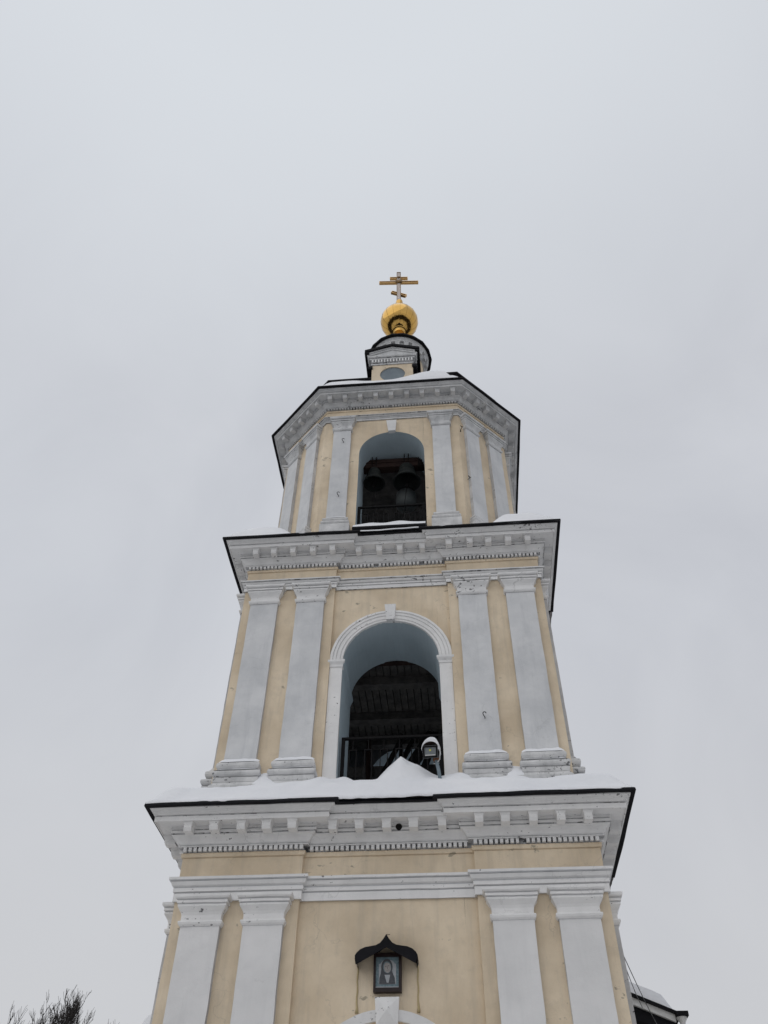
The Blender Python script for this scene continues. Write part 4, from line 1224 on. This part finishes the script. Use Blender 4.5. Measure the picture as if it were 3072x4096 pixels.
# ================================================================== church behind
ch = empty('church_building', (0, 4.5, 0))
tag(ch, 'low church building behind the tower with a snowy gable roof, dark eaves and white cornice', 'church')
yg = 4.5
sl = .415
def zr(x): return 10.50 - sl * abs(x)
wall = MB().prism([(-6.0, 0), (6.0, 0), (6.0, zr(6.0) - .55), (0, zr(0) - .55), (-6.0, zr(6.0) - .55)], yg + .35, yg + 16)
rootpart(wall, 'wall', M['mosswall'], ch)
def rake(t0, t1, y0, y1, x1, name, m, parent=ch):
    mb = MB()
    for s in (-1, 1):
        p = [(0, zr(0) + t0), (s * x1, zr(x1) + t0), (s * x1, zr(x1) + t1), (0, zr(0) + t1)]
        if s > 0: p = p[::-1]
        mb.prism(p, y0, y1)
    return rootpart(mb, name, m, parent)
rake(-.075, .0, yg - .05, yg + 16.2, 6.28, 'roof', M['black'])
rake(-.235, -.077, yg + .02, yg + 16, 6.15, 'cornice', M['whitemetal'])
rake(-.53, -.237, yg + .10, yg + 16, 6.40, 'soffit', M['black'])
sb = MB()
for s in (-1, 1):
    nx, ny = 30, 8
    vs = []
    for j in range(ny + 1):
        for i in range(nx + 1):
            x = 6.9 * i / nx if s < 0 else 6.12 * i / nx
            y = yg - .02 + 16 * j / ny
            e = smooth(0, .25, (6.9 if s < 0 else 6.12) - x)
            vs.append((s * x, y, zr(x) + .005 + (.34 + .05 * nz(x * s, y, .8)) * (e if j else e * .75)))
    b = len(vs)
    fs = [(j * (nx + 1) + i, j * (nx + 1) + i + 1, (j + 1) * (nx + 1) + i + 1, (j + 1) * (nx + 1) + i) for j in range(ny) for i in range(nx)]
    for i in range(nx + 1):
        x = 6.9 * i / nx if s < 0 else 6.12 * i / nx
        vs.append((s * x, yg - .04, zr(x) + .003))
    fs += [(b + i, b + i + 1, i + 1, i) for i in range(nx)]
    sb.add(vs, fs, True)
tag(sb.build('snow_blanket', M['snow']), 'thick snow lying on the gable roof of the church behind the tower', 'snow')
# downpipe with a leader head at the right corner
dp = empty('downpipe', (6.29, yg, 0))
dp.parent = ch
dp.location = (6.29, 0, 0)
def pp(mb, name, m):
    mb.v = [(p[0] - 6.29, p[1] - yg, p[2]) for p in mb.v]
    return mb.build(name, m, dp)
pp(MB().box(6.155, 6.435, yg - .14, yg + .14, 7.80, 7.905).jitter(.006, 3), 'leader_head', M['black'])
pp(MB().lathe([(.125, 7.80), (.12, 7.77), (.065, 7.69), (.062, 7.60), (.062, 0)], 6.285, yg, 20), 'pipe', M['whitemetal'])

# cables slung from the tower to the church
cabs = [((3.86, -3.0, 6.76), (5.57, 3.4, 7.10), 'thin cable hanging clear of the tower, farther out over the church eave'),
        ((3.86, -2.98, 6.64), (5.41, 4.42, 8.0), 'thin cable close to the tower wall, dropping behind the church eave')]

# ================================================================== bare trees
def tree(x, y, h, label, seed, spread=1.0, lean=0.0, dens=(6, 5, 4, 3)):
    rnd = random.Random(seed)
    r = empty('bare_tree', (x, y, 0))
    tag(r, label, 'tree', 'bare trees behind the tower')
    trunk = MB(); tw = MB()
    top = h * .62
    pts = [(lean * t * 1.2 + .12 * math.sin(3 * t), .1 * math.cos(2 * t), top * t) for t in [i / 8 for i in range(9)]]
    trunk.tube(pts, [.20 - .10 * i / 8 for i in range(9)], 10)
    trunk.build('trunk', M['bark'], r)
    def branch(p, d, L, rad, depth):
        n = 6
        pts = [p.copy()]; rs = [rad]
        q = p.copy(); dd = d.copy()
        for i in range(n):
            dd = (dd + Vector((rnd.gauss(0, .13), rnd.gauss(0, .13), rnd.gauss(.06, .10)))).normalized()
            q = q + dd * (L / n)
            pts.append(q.copy()); rs.append(max(.006, rad * (1 - .7 * (i + 1) / n)))
        tw.tube(pts, rs, 5 if depth < 2 else 3, cap=False)
        if depth >= 4: return
        k = dens[depth]
        for i in range(k):
            t = rnd.uniform(.25, .98)
            idx = min(n, int(t * n) + 0)
            base = pts[idx]
            nd = (dd * 1.0 + Vector((rnd.gauss(0, .48), rnd.gauss(0, .48), rnd.uniform(.2, .9)))).normalized()
            branch(base, nd, L * rnd.uniform(.42, .68), max(.009, rs[idx] * .62), depth + 1)
    for i in range(6):
        a = 2 * math.pi * i / 6 + rnd.uniform(-.3, .3)
        zb = top * rnd.uniform(.62, .99)
        d = Vector((math.cos(a) * .55 * spread, math.sin(a) * .55 * spread, 1)).normalized()
        branch(Vector((lean * zb / top * 1.2, 0, zb)), d, h * rnd.uniform(.17, .24), .055, 0)
    zm_ = max(v[2] for v in tw.v)
    k = (h - top * .6) / (zm_ - top * .6)
    tw.v = [(v[0], v[1], top * .6 + (v[2] - top * .6) * k if v[2] > top * .6 else v[2]) for v in tw.v]
    tip = max(tw.v, key=lambda v: v[2])
    r.location.x = x - tip[0]; r.location.y = y - tip[1]
    tw.build('crown', M['bark'], r)
tree(-15.55, 20, 13.32, 'tallest bare tree with a dense broom of twigs left of the tower', 3, 1.35, .1, (7, 6, 5, 4))
tree(-18.19, 20, 13.05, 'bare tree at the far left edge with thin upright twigs', 11, 1.0)
tree(-16.83, 20, 12.88, 'low twiggy tree between the two taller bare trees at the far left', 5, 1.0)
tree(-14.55, 20, 12.75, 'bare tree with curved twigs on the right of the tallest bare tree', 31, .8)
tree(-13.80, 20, 12.30, 'bare tree nearest the tower, only its thinnest top twig reaching up', 23, .6)

for p, q, lb in cabs:
    pts = []
    for i in range(11):
        t = i / 10
        pts.append((p[0] + (q[0] - p[0]) * t, p[1] + (q[1] - p[1]) * t, p[2] + (q[2] - p[2]) * t - .08 * math.sin(math.pi * t)))
    tag(MB().tube(pts, .008, 6).build('cable', M['cable']), lb, 'cable')

# ================================================================== far wood round the churchyard (seen only as the dark ring mirrored in the gilded ball)
rnd = random.Random(77)
wd = MB()
for i in range(1300):
    a = rnd.uniform(0, 2 * math.pi)
    d = rnd.uniform(36, 95)
    x, y = d * math.cos(a), d * math.sin(a)
    az = abs(math.atan2(x - 1.25, y + 18.03))
    dist = math.hypot(x - 1.25, y + 18.03)
    h = rnd.uniform(6, 12.5) if az > R(50) else min(rnd.uniform(5, 11), 1.6 + .17 * dist)
    r_ = rnd.uniform(1.6, 3.4)
    wd.lathe([(.2, 0), (.2, h * .15), (r_, h * .2), (r_ * .8, h * .45), (r_ * .45, h * .75), (.05, h)], x, y, 7, smooth=False)
wd.jitter(.35, .9)
o = wd.build('far_wood', M['bark'])
tag(o, 'dark winter wood standing round the churchyard', 'wood', kind='stuff')
